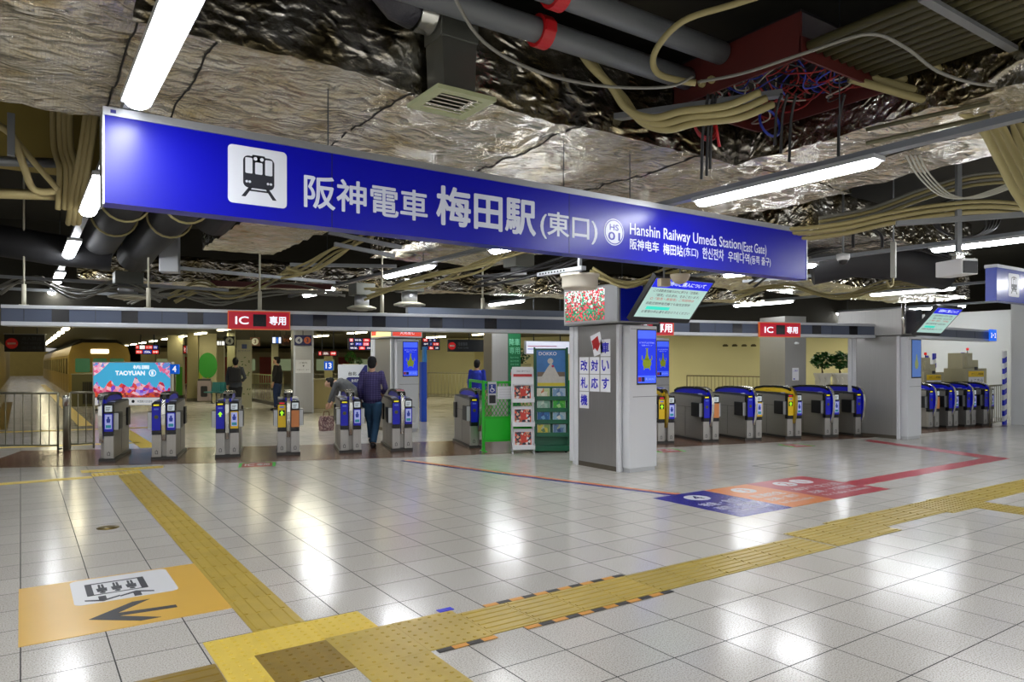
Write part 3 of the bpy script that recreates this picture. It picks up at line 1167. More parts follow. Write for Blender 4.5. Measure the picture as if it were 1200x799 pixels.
def monitor(label, x0, y0, z0, w=1.12, s=.70):
    """screen leaning out over the hall: bottom edge at y0, top nearer to us"""
    t = thing('tilted_monitor', label, 'monitor', (x0, y0, z0))
    a = math.radians(41.5)
    F = frame((0, 0, 0), (1, 0, 0), (0, -math.sin(a), math.cos(a)))
    MB().flat(F, [(-.02, -.03), (w + .02, -.03), (w + .02, s + .02), (-.02, s + .02)], -.07, 0).build('monitor_casing', BLACK, t)
    so = MB().rect(F, .012, .05, w - .012, s - .012, 0, .002).build('screen', screen('pale mint screen', 'a3c4bc', .8), t)
    MB().rect(F, .012, s * .78, w - .012, s - .012, .002, .003).build('title_bar', screen('blue title bar', '1a22d8', .8), so)
    b = MB()
    put_text(b, F, '定期券のご購入について', w * .15, s * .84, w * .9, s * .94, .004, .01)
    b.build('title_text', screen('white title text', 'd8e4f4', .8), so)
    for i, (s_, q0, q1) in enumerate((('この自動券売機のほかに駅でも「定期券」', .08, .86), ('「磁気」のお求め、をおこないます。', .16, .92), ('自動定期券発売機でも磁気定期券', .08, .84), ('お客様の申込書を提出のうえください', .08, .92))):
        b = MB()
        put_text(b, F, s_, w * q0, s * (.68 - (0, .10, .30, .50)[i]), w * q1, s * (.745 - (0, .10, .30, .50)[i]), .003, .0)
        b.build('text_line', screen('dark screen text', '2e4742', .1), so)
    b = MB()
    put_text(b, F, '○「発売・再発売」ご利用時は', w * .10, s * .49, w * .86, s * .555, .003, .0)
    b.build('red_text_line', screen('red screen text', 'c8583c', .4), so)
    MB().rect(F, w * .12, s * .26, w * .52, s * .335, .002, .003).build('turquoise_bar', screen('turquoise bar', '38d8c0', .7), so)
    for k in (.3, .66):
        MB().box(w * k, w * (k + .04), .02, .12, .25, .5).build('mount_bracket', DARK, t)
    return t


def screen_pillar(label, x, y, full=True):
    """clad pillar: steel flank towards -x, white screen kiosk towards -y"""
    t = thing('screen_pillar', label, 'pillar', (x, y, 0))
    H = 2.07
    MB().box(.015, .60, .06, 1.08, 0, H).build('pillar_core', KW, t)
    MB().box(.0, .016, .085, .93, .07, H).build('steel_panel', STEELP, t)
    MB().box(.006, .016, .085, .93, .0, .07).build('steel_kickplate', mat('dull steel kickplate', '6e685c', .4, .8), t)
    b = MB().bbox(-.012, .04, .03, .085, 0, H, .005).bbox(-.012, .04, .93, 1.01, 0, H, .005).bbox(-.03, .05, 1.012, 1.10, .05, H, .006)
    b.build('corner_post', KW, t)
    MB().bbox(.07, .60, -.10, .06, .055, 2.05, .012).build('kiosk_body', KW, t)
    MB().box(.09, .58, -.08, .05, 0, .055).build('kiosk_plinth', mat('grey white plinth', 'bcbec0', .5), t)
    F = front((.07, -.10, 0))
    b = MB().rect(F, .06, 1.05, .525, 1.058, 0, .002)
    b.rect(F, .02, 2.0, .52, 2.006, 0, .002)
    b.build('panel_seam', mat('grey seam', '77797c', .5), t)
    MB().rect(F, .135, 1.22, .515, 2.0, -.001, .006).build('screen_bezel', BLACK, t)
    if full:
        sc_ = MB().rect(F, .15, 1.245, .50, 1.985, .006, .008).build('screen', SCRB, t)
        b = MB().rect(F, .15, 1.87, .50, 1.985, .008, .009)
        b.rect(F, .15, 1.245, .50, 1.35, .008, .009)
        b.build('screen_band', screen('lighter blue band', '3f5ef0', .8), sc_)
        b = MB()
        cx, cz = .325, 1.52
        b.flat(F, disc(cx, cz, .085, 24, .07), .009, .010)
        b.flat(F, [(cx - .05, cz + .05), (cx + .05, cz + .05), (cx + .018, cz + .13), (cx + .014, cz + .20), (cx + .03, cz + .215), (cx - .03, cz + .215), (cx - .014, cz + .20), (cx - .018, cz + .13)], .009, .010)
        for k in (-1, 1):
            b.flat(F, [(cx + k * .07, cz + .03), (cx + k * .105, cz + .06), (cx + k * .10, cz + .11), (cx + k * .085, cz + .11), (cx + k * .088, cz + .075), (cx + k * .06, cz + .05)][::k], .009, .010)
            b.flat(F, [(cx + k * .03, cz - .06), (cx + k * .06, cz - .05), (cx + k * .07, cz - .09), (cx + k * .055, cz - .09)][::k], .009, .010)
        b.build('flask_picture', LIME, sc_)
        b = MB()
        put_text(b, F, 'おでかけにおすすめの', .18, 1.80, .47, 1.825, .009)
        put_text(b, F, '沿線スポット', .22, 1.765, .43, 1.785, .009)
        put_text(b, F, '詳しくはこちら', .30, 1.285, .47, 1.315, .0095)
        b.build('screen_text', screen('pale blue text', '9fb4ff', .7), sc_)
        b = MB().rect(F, .155, 1.265, .215, 1.33, .009, .010)
        b.build('small_picture', screen('red thumbnail', '7a2a3a', .5), sc_)
        MB().rect(F, .22, 1.265, .28, 1.33, .009, .010).build('small_picture', screen('navy thumbnail', '10104a', .5), sc_)
    else:
        MB().rect(F, .15, 1.245, .50, 1.985, .006, .008).build('screen', screen('washed blue screen', '4668a8', .6), t)
        b = MB()
        b.flat(F, disc(.325, 1.50, .07, 20, .10), .009, .010)
        b.flat(F, [(.29, 1.58), (.36, 1.58), (.34, 1.70), (.31, 1.70)], .009, .010)
        b.build('flask_picture', screen('dim olive flask', '7d8a5a', .5), t)
    return t


PX, PY = 6.90, 7.40
sp = screen_pillar('pillar with white screen kiosk and steel flank bearing paper characters', PX, PY)
# paper sheets taped to the steel flank
PAPER = mat('white paper', 'e6e7ec', .6)
INKB = mat('blue print', '1c18c0', .5)
rows = {'車': (2, 0), 'い': (2, 1), 'す': (2, 2), '対': (1, 1), '応': (1, 2), '改': (0, 1), '札': (0, 2), '機': (0, 3)}
for ch, (c_, r_) in rows.items():
    yy = PY + .79 - c_ * .235
    zz = 1.745 - r_ * .255
    t = thing('character_sheet', 'white paper with a blue character, %s' % {'車': 'beside the red arrow sheet', 'い': 'right column, under the topmost sheet', 'す': 'right column, lowest sheet', '対': 'middle column, upper sheet', '応': 'middle column, lower sheet', '改': 'left column, upper sheet', '札': 'left column, middle sheet', '機': 'left column, lowest sheet of all'}[ch], 'paper sheet', (PX - .001, yy, zz), 0, 'character sheets')
    F = left((0, 0, 0))
    MB().rect(F, -.105, -.122, .105, .122, 0, .0015).build('paper', PAPER, t)
    b = MB()
    put_text(b, F, ch, -.078, -.08, .078, .08, .002, .03)
    b.build('character', INKB, t)
t = thing('arrow_sheet', 'tilted white sheet with a red arrow near the top of the steel pillar', 'paper sheet', (PX - .001, PY + .50, 1.80))
F = left((0, 0, 0)) @ Matrix.Rotation(math.radians(17), 4, 'Z')
MB().rect(F, -.11, -.155, .11, .155, 0, .0015).build('paper', PAPER, t)
MB().flat(F, [(-.02, -.105), (.085, .0), (.05, .0), (.05, .11), (-.10, .08), (-.10, -.06), (-.06, -.04)], .0015, .0025).build('arrow', RED, t)
# light box round the pillar head
t = thing('pillar_light_box', 'steel light box with a flower picture on top of the white pillar', 'light box', (6.72, 7.28, 2.085))
bw, bl, bh = .80, 1.20, .54
MB().box(.03, bw, .0, bl, 0, bh).build('box_casing', STEELP, t)
F = left((0.03, 0, 0))
MB().rect(F, -1.18, .02, -.02, bh - .02, 0, .012).build('box_rim', ALU, t)
FLOWER = speckle_material('red and green flower field print', ['1c7a52', '2a9a68', '8a1626', 'd8283a', 'c8506a', 'e04a58', '3aa886', 'b8dcd2', 'f2fbf8'], 44, .5, .4, (.1, .5, -.25, .35))
F2 = left((.018, 0, 0))
MB().rect(F2, -1.15, .05, -.28, bh - .04, 0, .004).build('flower_picture', FLOWER, t)
MB().rect(front((0, 0, 0)), .06, .02, bw - .02, bh - .02, 0, .008).build('blue_front', screen('deep blue front', '0a1470', .35), t)
monitor('tilted monitor with blue title bar hanging beside the flower light box', 6.83, 7.12, 2.12)
screen_pillar('pillar with pale screen kiosk and wide bare steel flank, right of the gates', 14.50, 7.45, False)
t = thing('pillar_head_box', 'steel box round the head of the right pillar', 'pillar head', (14.40, 7.38, 2.085))
MB().box(0, .8, 0, 1.35, 0, .52).build('box_casing', STEELP, t)
b = MB()
b.cyl((.02, -.02, .02), (.02, -.02, .62), .035, 12)
b.build('steel_corner_tube', SILVER, t)
MB().rect(front((0, 0, 0)), .1, .03, .78, .48, 0, .006).build('dark_front', mat('dark plum front', '2a2230', .3), t)
monitor('tilted monitor with blue title bar in front of the right steel pillar', 14.36, 7.12, 2.09, 1.0, .66)

# ================================================================ lamps of the hall
TUBE = mat('lit lamp diffuser', 'ffffff', .4, 0, LAMP_E, 'f8fbff')
HOUS = mat('lamp housing', 'b4b6b8', .4, .3)
RAIL = mat('grey lamp rail', '80848a', .4, .5)
LZ = 3.05


def lamp_mesh(L_):
    w, h = .072, .05
    b = MB()
    vs, fs = [], []
    n = 8
    ys = [0, .015, .05, L_ - .05, L_ - .015, L_]
    sc = [.55, .82, 1, 1, .82, .55]
    for y, s_ in zip(ys, sc):
        for i in range(n + 1):
            a = math.pi * i / n
            vs.append((w * s_ * math.cos(a), y, -h * s_ * math.sin(a)))
    for j in range(len(ys) - 1):
        for i in range(n):
            fs.append((j * (n + 1) + i, j * (n + 1) + i + 1, (j + 1) * (n + 1) + i + 1, (j + 1) * (n + 1) + i))
    fs += [tuple(range(n, -1, -1)), tuple((len(ys) - 1) * (n + 1) + i for i in range(n + 1))]
    for j in range(len(ys) - 1):
        fs.append((j * (n + 1), (j + 1) * (n + 1), (j + 1) * (n + 1) + n, j * (n + 1) + n))
    b.add(vs, fs, False)
    return b


LAMPL = 1.72
lm = lamp_mesh(LAMPL).mesh('diffuser', TUBE)
hm = MB().box(-.08, .08, -.02, LAMPL + .02, .0, .035).mesh('housing', HOUS)
ROWN = ('first lamp row at the left', 'second lamp row, above the left gates', 'third lamp row, over the flower screen', 'fourth lamp row, above the right gates', 'last lamp row near the white wall')
STARTS = {0: (3.0, 6.72, 10.5, 14.3, 18.1), 1: (2.9, 6.5, 9.95, 14.3, 17.9), 2: (-.8, 3.05, 6.5, 10.5, 14.3), 3: (3.0, 6.95, 10.65, 14.4), 4: (9.0, 12.0, 15.2)}
DIST = ('nearest', 'second', 'third', 'fourth', 'farthest')
for i, x in enumerate(ROWS):
    ys = STARTS[i]
    for j, y in enumerate(ys):
        if y > 16 and i > 1:
            continue
        t = thing('ceiling_lamp', 'long white tube lamp, %s along the %s' % (DIST[j], ROWN[i]), 'lamp', (x, y, LZ), 0, 'tube lamps of the hall')
        o = bpy.data.objects.new('diffuser', lm)
        C.objects.link(o)
        o.parent = t
        o = bpy.data.objects.new('housing', hm)
        C.objects.link(o)
        o.parent = t
    b = MB()
    ya, yb = (-1.0 if i in (0, 1, 2) else 2.5), 19.0 - 1.2 * i
    b.box(x - .045, x + .045, ya, yb, LZ + .036, LZ + .085)
    solo('lamp_rail', b, RAIL, 'grey metal rail carrying the %s' % ROWN[i], 'lamp rail')
    for y in [q + .3 for q in ys]:
        if y > 17:
            continue
        solo('lamp_hanger', MB().tube([(x, y, LZ + .085), (x, y, 4.6)], .006, 6), DARK, 'thin rod from the dark ceiling to the %s' % ROWN[i], 'rod', 'rods of the %s' % ROWN[i])
# platform-side lamps
IT = mat('lit platform lamp', 'ffffff', .4, 0, INNER_E, 'fff3c8')
lm2 = MB().box(-.09, .09, 0, 1.5, -.04, 0).mesh('diffuser', IT)
hm2 = MB().box(-.11, .11, -.03, 1.53, 0, .03).mesh('lamp_base', HOUS)
INR = {1.25: 'corridor lamp line above the empty platform', 5.75: 'lamp line leading past the flower advert board', 10.5: 'lamp line above the paper-poster column', 15.2: 'lamp line over the far railing', 20.5: 'lamp line before the pale yellow wall', 24.5: 'lamp line at the right of the yellow wall'}
for x, nm in INR.items():
    n = 14 if x < 2 else (9 if x < 6 else (4 if x < 22 else 2))
    for j in range(n):
        y = (21 if x < 12 else 15.5 - (x - 15) * .25) + j * (3.4 if x < 2 else 4.0)
        t = thing('platform_lamp', 'tube lamp in the %s' % nm, 'lamp', (x, y, 2.68), 0, nm)
        for me, k in ((lm2, 'diffuser'), (hm2, 'lamp_base')):
            o = bpy.data.objects.new(k, me)
            C.objects.link(o)
            o.parent = t
# ================================================================ beyond the gates
def gp(px, d):
    p = W(px, HYP, d)
    return Vector((p.x, p.y, 0))


def hz(py, d):
    return CAM_H + (HYP - py) / FPX * d


def wd_(a, b, d):
    return (b - a) / FPX * d


RAILM = mat('dull railing steel', '8d8a78', .4, .7)
OLIVEP = mat('olive painted metal', '6d6a48', .5)
PILC = mat('pale column cladding', 'b3ad88', .6, var=.05)


def fence(name, label, a, b, h, n, m, cat='railing', base=None, lower=.06):
    """railing with separate pickets between two floor points"""
    a, b = Vector(a), Vector(b)
    e = b - a
    L_ = e.length
    t = thing(name, label, cat, (a.x, a.y, 0), math.atan2(e.y, e.x))
    mb = MB().tube([(0, 0, h), (L_, 0, h)], .02, 8)
    mb.build('top_rail', m, t)
    MB().tube([(0, 0, lower + .03), (L_, 0, lower + .03)], .015, 8).build('bottom_rail', m, t)
    for i in range(n + 1):
        x = L_ * i / n
        post = i in (0, n)
        MB().cyl((x, 0, 0 if post else lower + .03), (x, 0, h), .018 if post else .008, 8).build('post' if post else 'picket', m, t)
    if base:
        MB().box(0, L_, -.03, .03, 0, .12).build('base_board', base, t)
    return t


# left fence
fence('metal_fence', 'steel picket fence across the empty platform at the left picture edge', gp(-14, 12.55), gp(68, 12.55), 1.0, 8, RAILM)
t = thing('fence_post', 'thick steel latch post with a small caster at the end of the left fence', 'fence post', gp(77.5, 12.5))
MB().cyl((0, 0, 0), (0, 0, .93), .05, 14).build('post', RAILM, t)
MB().lathe([(.055, .78), (.055, .93), (.045, .96), (0, .965)], (0, 0, 0), 14).build('post_cap', SILVER, t)
MB().lathe([(.03, -.012), (.034, 0), (.03, .012)], (-.09, 0, .04), 12).build('caster', BLACK, t)
fence('metal_fence', 'short steel picket fence between the latch post and the first gate', gp(82, 12.7), gp(110, 12.9), 1.0, 3, RAILM)
# train standing in the tunnel
t = thing('train', 'cream yellow train standing at the dark platform behind the fence', 'train', (1.98, 42, 0))
TRB = mat('cream train paint', 'b79a4a', .4, var=.05)
b = MB()
prof = [(0, -.3), (0, 1.9), (.12, 2.35), (.6, 2.55), (2.1, 2.55), (2.6, 2.35), (2.72, 1.9), (2.72, -.3)]
b.prism(prof, 'y', 0, 48)
b.build('body', TRB, t)
b = MB().prism([(.1, 2.36), (.6, 2.57), (2.1, 2.57), (2.62, 2.36), (2.1, 2.75), (.6, 2.75)], 'y', .3, 48)
b.build('roof', mat('dark train roof', '2a2616', .7), t)
F = front((0, 0, 0))
for x0, x1, nm in ((.28, .92, 'windshield'), (1.06, 1.66, 'end_door_window'), (1.8, 2.44, 'windshield')):
    MB().flat(F, rrect(x0, 1.05, x1, 1.75, .06), 0, .02).build(nm, mat('green tinted cab glass', '3c6a4a', .12, 0, .25, '4f8a5a'), t)
MB().flat(F, rrect(.95, 2.0, 1.75, 2.22, .05), 0, .03).build('destination_lamp', screen('train head sign', 'fff6dc', 2.5), t)
for x0 in (.35, 2.25):
    MB().flat(F, disc(x0, .75, .09, 16), 0, .03).build('headlight', mat('headlight glass', 'c9c6b4', .1), t)
TRW = mat('dark train window', '4a4426', .15)
for i in range(16):
    y0 = 1.2 + i * 2.9
    b = MB().rect(left((0, 0, 0)), -(y0 + 1.5), .95, -y0, 1.75, 0, .01)
    b.build('side_window', TRW, t)
    MB().rect(left((0, 0, 0)), -(y0 + 2.6), .02, -(y0 + 1.75), 1.85, 0, .008).build('side_door', mat('train door', 'c9b36a', .35), t)
# sign over the corridor
t = thing('no_entry_sign', 'dark hanging board with a red no entry disc above the empty platform', 'sign', gp(5, 20) + Vector((0, 0, hz(412, 20))), A)
w, h = wd_(5, 46, 20), .48
MB().box(0, w, 0, .12, 0, h).build('board', mat('near black sign board', '14151c', .4), t)
MB().box(-.02, w + .02, -.02, .14, h, h + .03).build('top_rail', GREYP, t)
MB().cyl((w * .2, .06, h), (w * .2, .06, 2.72 - t.location.z), .015, 6).cyl((w * .8, .06, h), (w * .8, .06, 2.72 - t.location.z), .015, 6).build('hanger', DARK, t)
MB().flat(front((0, 0, 0)), disc(.18, .23, .15, 24), 0, .01).build('red_disc', screen('dim no entry red', '7a1414', .35), t)
MB().rect(front((0, 0, 0)), .08, .205, .28, .255, .01, .014).build('white_bar', mat('dim white bar', 'b08a84', .5), t)
b = MB()
for i in range(3):
    put_text(b, front((0, 0, 0)), ('進入禁止', 'No entry', '出口専用')[i], .42, .32 - i * .13, w - .08, .42 - i * .13, .002, .0)
b.build('lettering', mat('grey sign letters', '3c3e46', .5), t)
# cabinet at the platform end
t = thing('platform_cabinet', 'olive metal cabinet with a dark louvred front at the platform end', 'cabinet', gp(84, 25), A)
MB().bbox(0, .72, 0, 3.2, 0, 1.12, .01).build('body', OLIVEP, t)
MB().box(-.02, .74, -.02, 3.22, 1.12, 1.15).build('top_plate', mat('pale top plate', 'a8a68c', .4), t)
b = MB()
for i in range(6):
    b.box(.34 + i * .06, .375 + i * .06, -.02, 0, .08, .86)
b.build('louvre_panel', BLACK, t)
# the flower advert board
t = thing('advert_board', 'bright lit advert board with pink flowers under a blue sky', 'advert board', gp(109, 23), math.radians(-31))
w, z0, z1 = wd_(109, 198, 23), .16, hz(425, 23)
MB().bbox(-.02, w + .02, 0, .22, z0, z1 + .03, .01).build('casing', mat('white board casing', 'c8cace', .4), t)
F = front((0, 0, 0))
SKY = mat('blue sky print', '3ba3d6', .3, 0, .75, '45a8d8')
MB().rect(F, .02, z0 + .26, w - .02, z1, 0, .01).build('sky_picture', SKY, t)
FL = speckle_material('pink and violet flower print', ['c03a6a', 'e07a9a', 'f2b8c8', 'b02a50', '7a4ac8', '9a8ae8', 'd84a3a', 'e8a0b0'], 9, .7, .4)
FL2 = speckle_material('red soil flower print', ['a83a28', 'c8502a', 'b84858', '8a2a3a', 'd87a4a'], 12, .7, .4)
rr = random.Random(3)
pts = [(.02, z0 + .26)] + [(.02 + (w - .04) * i / 22, z0 + .62 + .12 * math.sin(i * 1.7) + rr.uniform(-.04, .08) + (.14 if i in (5, 6, 12, 13, 14) else 0)) for i in range(23)] + [(w - .02, z0 + .26)]
MB().flat(F, pts, .01, .013).build('flower_picture', FL, t)
pts = [(.02, z0 + .26)] + [(.02 + (w - .04) * i / 14, z0 + .34 + .06 * math.sin(i * 1.3) + .05 * i / 14) for i in range(15)] + [(w - .02, z0 + .26)]
MB().flat(F, pts, .013, .016).build('flower_picture', FL2, t)
for q in ([(.02, z1), (.02, z1 - .42), (.2, z1 - .3), (.38, z1 - .12), (.5, z1)], [(w - .02, z1), (w - .02, z1 - .5), (w - .18, z1 - .35), (w - .34, z1 - .3), (w - .42, z1 - .1), (w - .5, z1)]):
    MB().flat(F, q, .01, .013).build('blossom_picture', speckle_material('blossom corner print', ['e06a9a', 'f0a8c8', '6a90e0', 'f4d0e0', '45a8d8'], 12, .7, .4), t)
b = MB()
put_text(b, F, 'TAOYUAN', .70, z1 - .40, 1.62, z1 - .26, .014, .03)
put_text(b, F, '桃園', 1.25, z1 - .2, 1.75, z1 - .08, .014, .01)
for i in range(20):
    a0, a1 = 2 * math.pi * i / 20, 2 * math.pi * (i + 1) / 20
    b.flat(F, [(1.86 + r * math.cos(a), z1 - .33 + r * math.sin(a)) for r, a in ((.11, a0), (.11, a1), (.09, a1), (.09, a0))], .013, .015)
put_text(b, F, '1', 1.83, z1 - .39, 1.88, z1 - .27, .014, .03)
b.build('lettering', screen('white advert letters', 'ffffff', .9), t)
b = MB().rect(F, .02, z0 + .02, w - .02, z0 + .24, 0, .008)
b.build('white_footer', screen('white advert footer', 'd8dce4', .55), t)
b = MB()
b.flat(F, disc(1.25, z0 + .13, .05, 16), .008, .01)
put_text(b, F, '桃園観光旅遊局', 1.38, z0 + .09, 1.85, z0 + .17, .009)
b.build('footer_print', INK, t)
b = MB().box(.1, .3, -.1, .35, 0, .05).box(w - .3, w - .1, -.1, .35, 0, .05).box(.17, .23, .05, .17, .05, z0).box(w - .23, w - .17, .05, .17, .05, z0)
b.build('foot', DARK, t)
# numbers, boards and columns on the left platforms
t = thing('number_sign', 'small lit blue sign with a white 4 at the corner of the flower advert', 'sign', gp(199, 22.6) + Vector((0, 0, hz(438, 22.6))), math.radians(-31))
MB().box(0, .27, 0, .08, 0, .3).build('board', screen('lit blue board', '0f56c8', .7), t)
b = MB()
put_text(b, front((0, 0, 0)), '4', .08, .06, .2, .25, .004, .03)
b.build('lettering', screen('white sign print'), t)
MB().cyl((.13, .06, -1.15), (.13, .06, 0), .03, 10).build('pole', OLIVEP, t)


def column(name, label, px0, px1, d, z1=2.72, m=PILC, rz=A, extra=None):
    w = wd_(px0, px1, d)
    t = thing(name, label, 'column', gp(px0, d), rz)
    MB().bbox(0, w, 0, w, 0, z1, .02).build('cladding', m, t)
    MB().box(-.01, w + .01, -.01, w + .01, 0, .12).build('column_base', mat('dark column base', '4a4636', .5), t)
    return t, w


t, w = column('platform_column', 'pale column with a green lower stripe behind the flower advert board', 196, 213, 31)
MB().rect(front((0, 0, 0)), w * .35, .12, w * .95, 1.35, 0, .012).build('green_stripe', mat('green stripe paint', '4aa82c', .5), t)
column('platform_column', 'brownish square column left of the wall with the green disc', 219, 231, 28.5, m=mat('brown column cladding', '7d7550', .5))
t = thing('mural_wall', 'pale panel wall painted with a big green disc and stem', 'mural', gp(231, 29), A)
w = wd_(231, 252, 29)
MB().box(0, w, 0, .3, 0, 2.72).build('panel', PILC, t)
MB().flat(front((0, 0, 0)), disc(w * .55, 1.42, .36, 28, .52), 0, .01).build('green_disc', mat('leaf green paint', '2f9a2a', .5), t)
b = MB().flat(front((0, 0, 0)), [(w * .5, .1), (w * .6, .1), (w * .6, .95), (w * .5, .95)], 0, .01).flat(front((0, 0, 0)), [(w * .05, 1.5), (w * .3, 1.0), (w * .05, .5)], 0, .008)
b.build('stem_print', mat('yellow green paint', 'a8b03a', .5), t)
column('platform_column', 'olive steel column right behind the person with the backpack', 266, 275, 26, m=OLIVEP)
column('platform_column', 'pale column standing right of the teal seats', 252, 262, 36)
column('platform_column', 'pale distant column in the middle of the left platforms', 172, 181, 44)
column('platform_column', 'pale far column between railing and steel column', 318, 326, 40)


def led(label, px0, py0, px1, py1, d, cols, name='departure_board', rows=2):
    w, z0, z1 = wd_(px0, px1, d), hz(py1, d), hz(py0, d)
    t = thing(name, label, 'display board', gp(px0, d) + Vector((0, 0, z0)), A)
    h = z1 - z0
    MB().bbox(0, w, 0, .16, 0, h, .01).build('casing', BLACK, t)
    F = front((0, 0, 0))
    rg = random.Random(px0)
    for r_ in range(rows):
        y0, y1 = h * (r_ + .12) / rows, h * (r_ + .88) / rows
        x = .04
        k = 0
        while x < w - .12:
            s_ = rg.uniform(.1, .34) * w
            c = cols[(r_ * 2 + k) % len(cols)]
            MB().rect(F, x, y0, min(x + s_, w - .03), y1, 0, .006).build('lit_field', screen('lit field ' + c, c, 1.1), t)
            b = MB()
            n = max(2, int((min(x + s_, w - .03) - x) / (y1 - y0) * 1.2))
            put_text(b, F, '特急 神戸三宮 普通 12:40 急行'[(r_ * 3 + k) % 7:][:n], x + .02, y0 + (y1 - y0) * .2, min(x + s_, w - .03) - .02, y1 - (y1 - y0) * .2, .007)
            b.build('lettering', screen('lit board letters', 'f4f0e8', 1.0), t)
            x += s_ + .03
            k += 1
    zt = (2.72 if d > 21 else 4.6) - z0
    MB().box(w * .2, w * .25, .06, .1, h, zt).box(w * .75, w * .8, .06, .1, h, zt).build('ceiling_bracket', DARK, t)
    return t


led('red and white lit train board hanging above the flower advert', 158, 404, 184, 415, 30, ['c81e1e', '1a2a8c', 'c81e1e', 'e8e4e4'])
led('small red and white lit board left of the mural wall', 214, 404, 225, 415, 29, ['8c1a12', 'e8e8f0'], rows=1)
led('dark departure board with red rows behind the purple-shirted man', 408, 396, 441, 410, 19.5, ['10104a', 'd02030', '10104a', '1c2a9a', 'd86070'], rows=3)
led('departure board with red centre row right of the screen pillar', 494, 396, 516, 410, 19.5, ['1c2a6a', 'b01818', '14143c'], rows=3)
led('low red lit board over the counter right of the steel column', 372, 411, 396, 417, 24, ['b01a1a', '4a0a0a'], rows=1)
led('bright white and blue lit board left of the steel number column', 318, 394, 331, 403, 26, ['dfe8ff', '2a6ad0'], rows=1)
led('white lit board under the platform ceiling right of the mural', 252, 399, 264, 405, 33, ['f0f0e8'], rows=1)
t = thing('lit_sign', 'wide white lit board behind the green poster stand', 'sign', gp(616, 18) + Vector((0, 0, hz(415, 18))), A)
w = wd_(616, 672, 18)
MB().bbox(0, w, 0, .14, 0, .34, .01).build('casing', ALU, t)
MB().rect(front((0, 0, 0)), .02, .02, w - .02, .32, 0, .006).build('lit_face', screen('white lit sign face', 'd4d8ea', .7), t)
MB().rect(front((0, 0, 0)), .05, .19, w * .7, .215, .006, .008).build('pink_line', mat('pink sign line', 'd88a9a', .4), t)
MB().rect(front((0, 0, 0)), .05, .12, w * .4, .14, .006, .008).build('blue_line', mat('blue sign line', '5a6ac0', .4), t)
MB().cyl((w * .2, .07, .34), (w * .2, .07, 4.6 - t.location.z), .015, 6).build('hanger', DARK, t)
MB().cyl((w * .8, .07, .34), (w * .8, .07, 4.6 - t.location.z), .015, 6).build('hanger', DARK, t)
led('small white lit board with a green mark beside the hidden red sign', 771, 379, 788, 390, 13.6, ['d4ecec', 'b8e4dc'], rows=1)

# second train far behind the railings
t = thing('train', 'cream train with red doors far behind the railing and columns', 'train', gp(165, 50), A)
MB().prism([(0, -.2), (0, 2.3), (.4, 2.6), (2.6, 2.6), (3, 2.3), (3, -.2)], 'x', 0, 26).build('body', mat('pale train paint', 'b8ad84', .4), t)
for i in range(9):
    x = .6 + i * 2.8
    MB().flat(front((x, 0, 0)), rrect(0, .95, 1.3, 1.8, .06), 0, .02).build('side_window', mat('lit train window', '8a9a78', .2, 0, .35, '9aa880'), t)
    MB().rect(front((x + 1.6, 0, 0)), 0, .05, .9, 1.95, 0, .02).build('side_door', mat('red train door', 'a0241c', .4), t)
# waiting area
t = thing('recycling_bin', 'greyish pink recycling bin with a dark opening beside the mural wall', 'bin', gp(231, 28), A)
MB().bbox(0, .5, 0, .4, .03, .82, .03).build('body', mat('greyish pink bin', '8d7f80', .5), t)
MB().flat(front((0, 0, 0)), rrect(.13, .2, .37, .62, .04), 0, .01).build('opening', BLACK, t)
MB().box(.03, .47, .03, .37, .82, .9).build('lid', mat('dark bin lid', '3a3a36', .5), t)
TEAL = mat('teal seat plastic', '2c6a6e', .4)
for i in range(5):
    p = gp(248 + i * 5.6, 27)
    t = thing('waiting_seat', 'teal moulded seat in the bench row behind the person with the backpack', 'seat', p, math.radians(-60), 'row of teal seats')
    MB().bbox(-.2, .2, -.2, .2, .40, .45, .02).build('seat', TEAL, t)
    b = MB().prism([(.16, .43), (.22, .80), (.26, .80), (.22, .42)], 'x', -.2, .2)
    b.build('backrest', TEAL, t)
    MB().cyl((0, 0, 0), (0, 0, .40), .025, 8).box(-.15, .15, -.15, .15, 0, .02).build('leg', GREYP, t)
t = thing('poster_column', 'tall white panel printed with leaves and plant pictures beside the backpack person', 'poster panel', gp(277, 24), A)
w = wd_(277, 294, 24)
MB().box(0, w, 0, .12, .02, hz(398, 24)).build('panel', mat('off white panel', 'b8b698', .5), t)
b = MB()
F = front((0, 0, 0))
rg = random.Random(4)
for i in range(22):
    x, z, a = rg.uniform(.06, w - .06), rg.uniform(.35, 1.85), rg.uniform(0, 3.1)
    q = [(x + .045 * math.cos(a), z + .045 * math.sin(a)), (x - .018 * math.sin(a), z + .018 * math.cos(a)), (x - .045 * math.cos(a), z - .045 * math.sin(a)), (x + .018 * math.sin(a), z - .018 * math.cos(a))]
    b.flat(F, q, 0, .004)
b.build('leaf_print', mat('leaf print', '4a6a2c', .5), t)
b = MB()
b.rect(F, .17, 2.0, .33, 2.15, 0, .005)
put_text(b, F, 'おでかけ', .05, 1.9, w - .05, 1.96, .003)
b.build('heading_print', mat('blue grey print', '4a5a8c', .5), t)


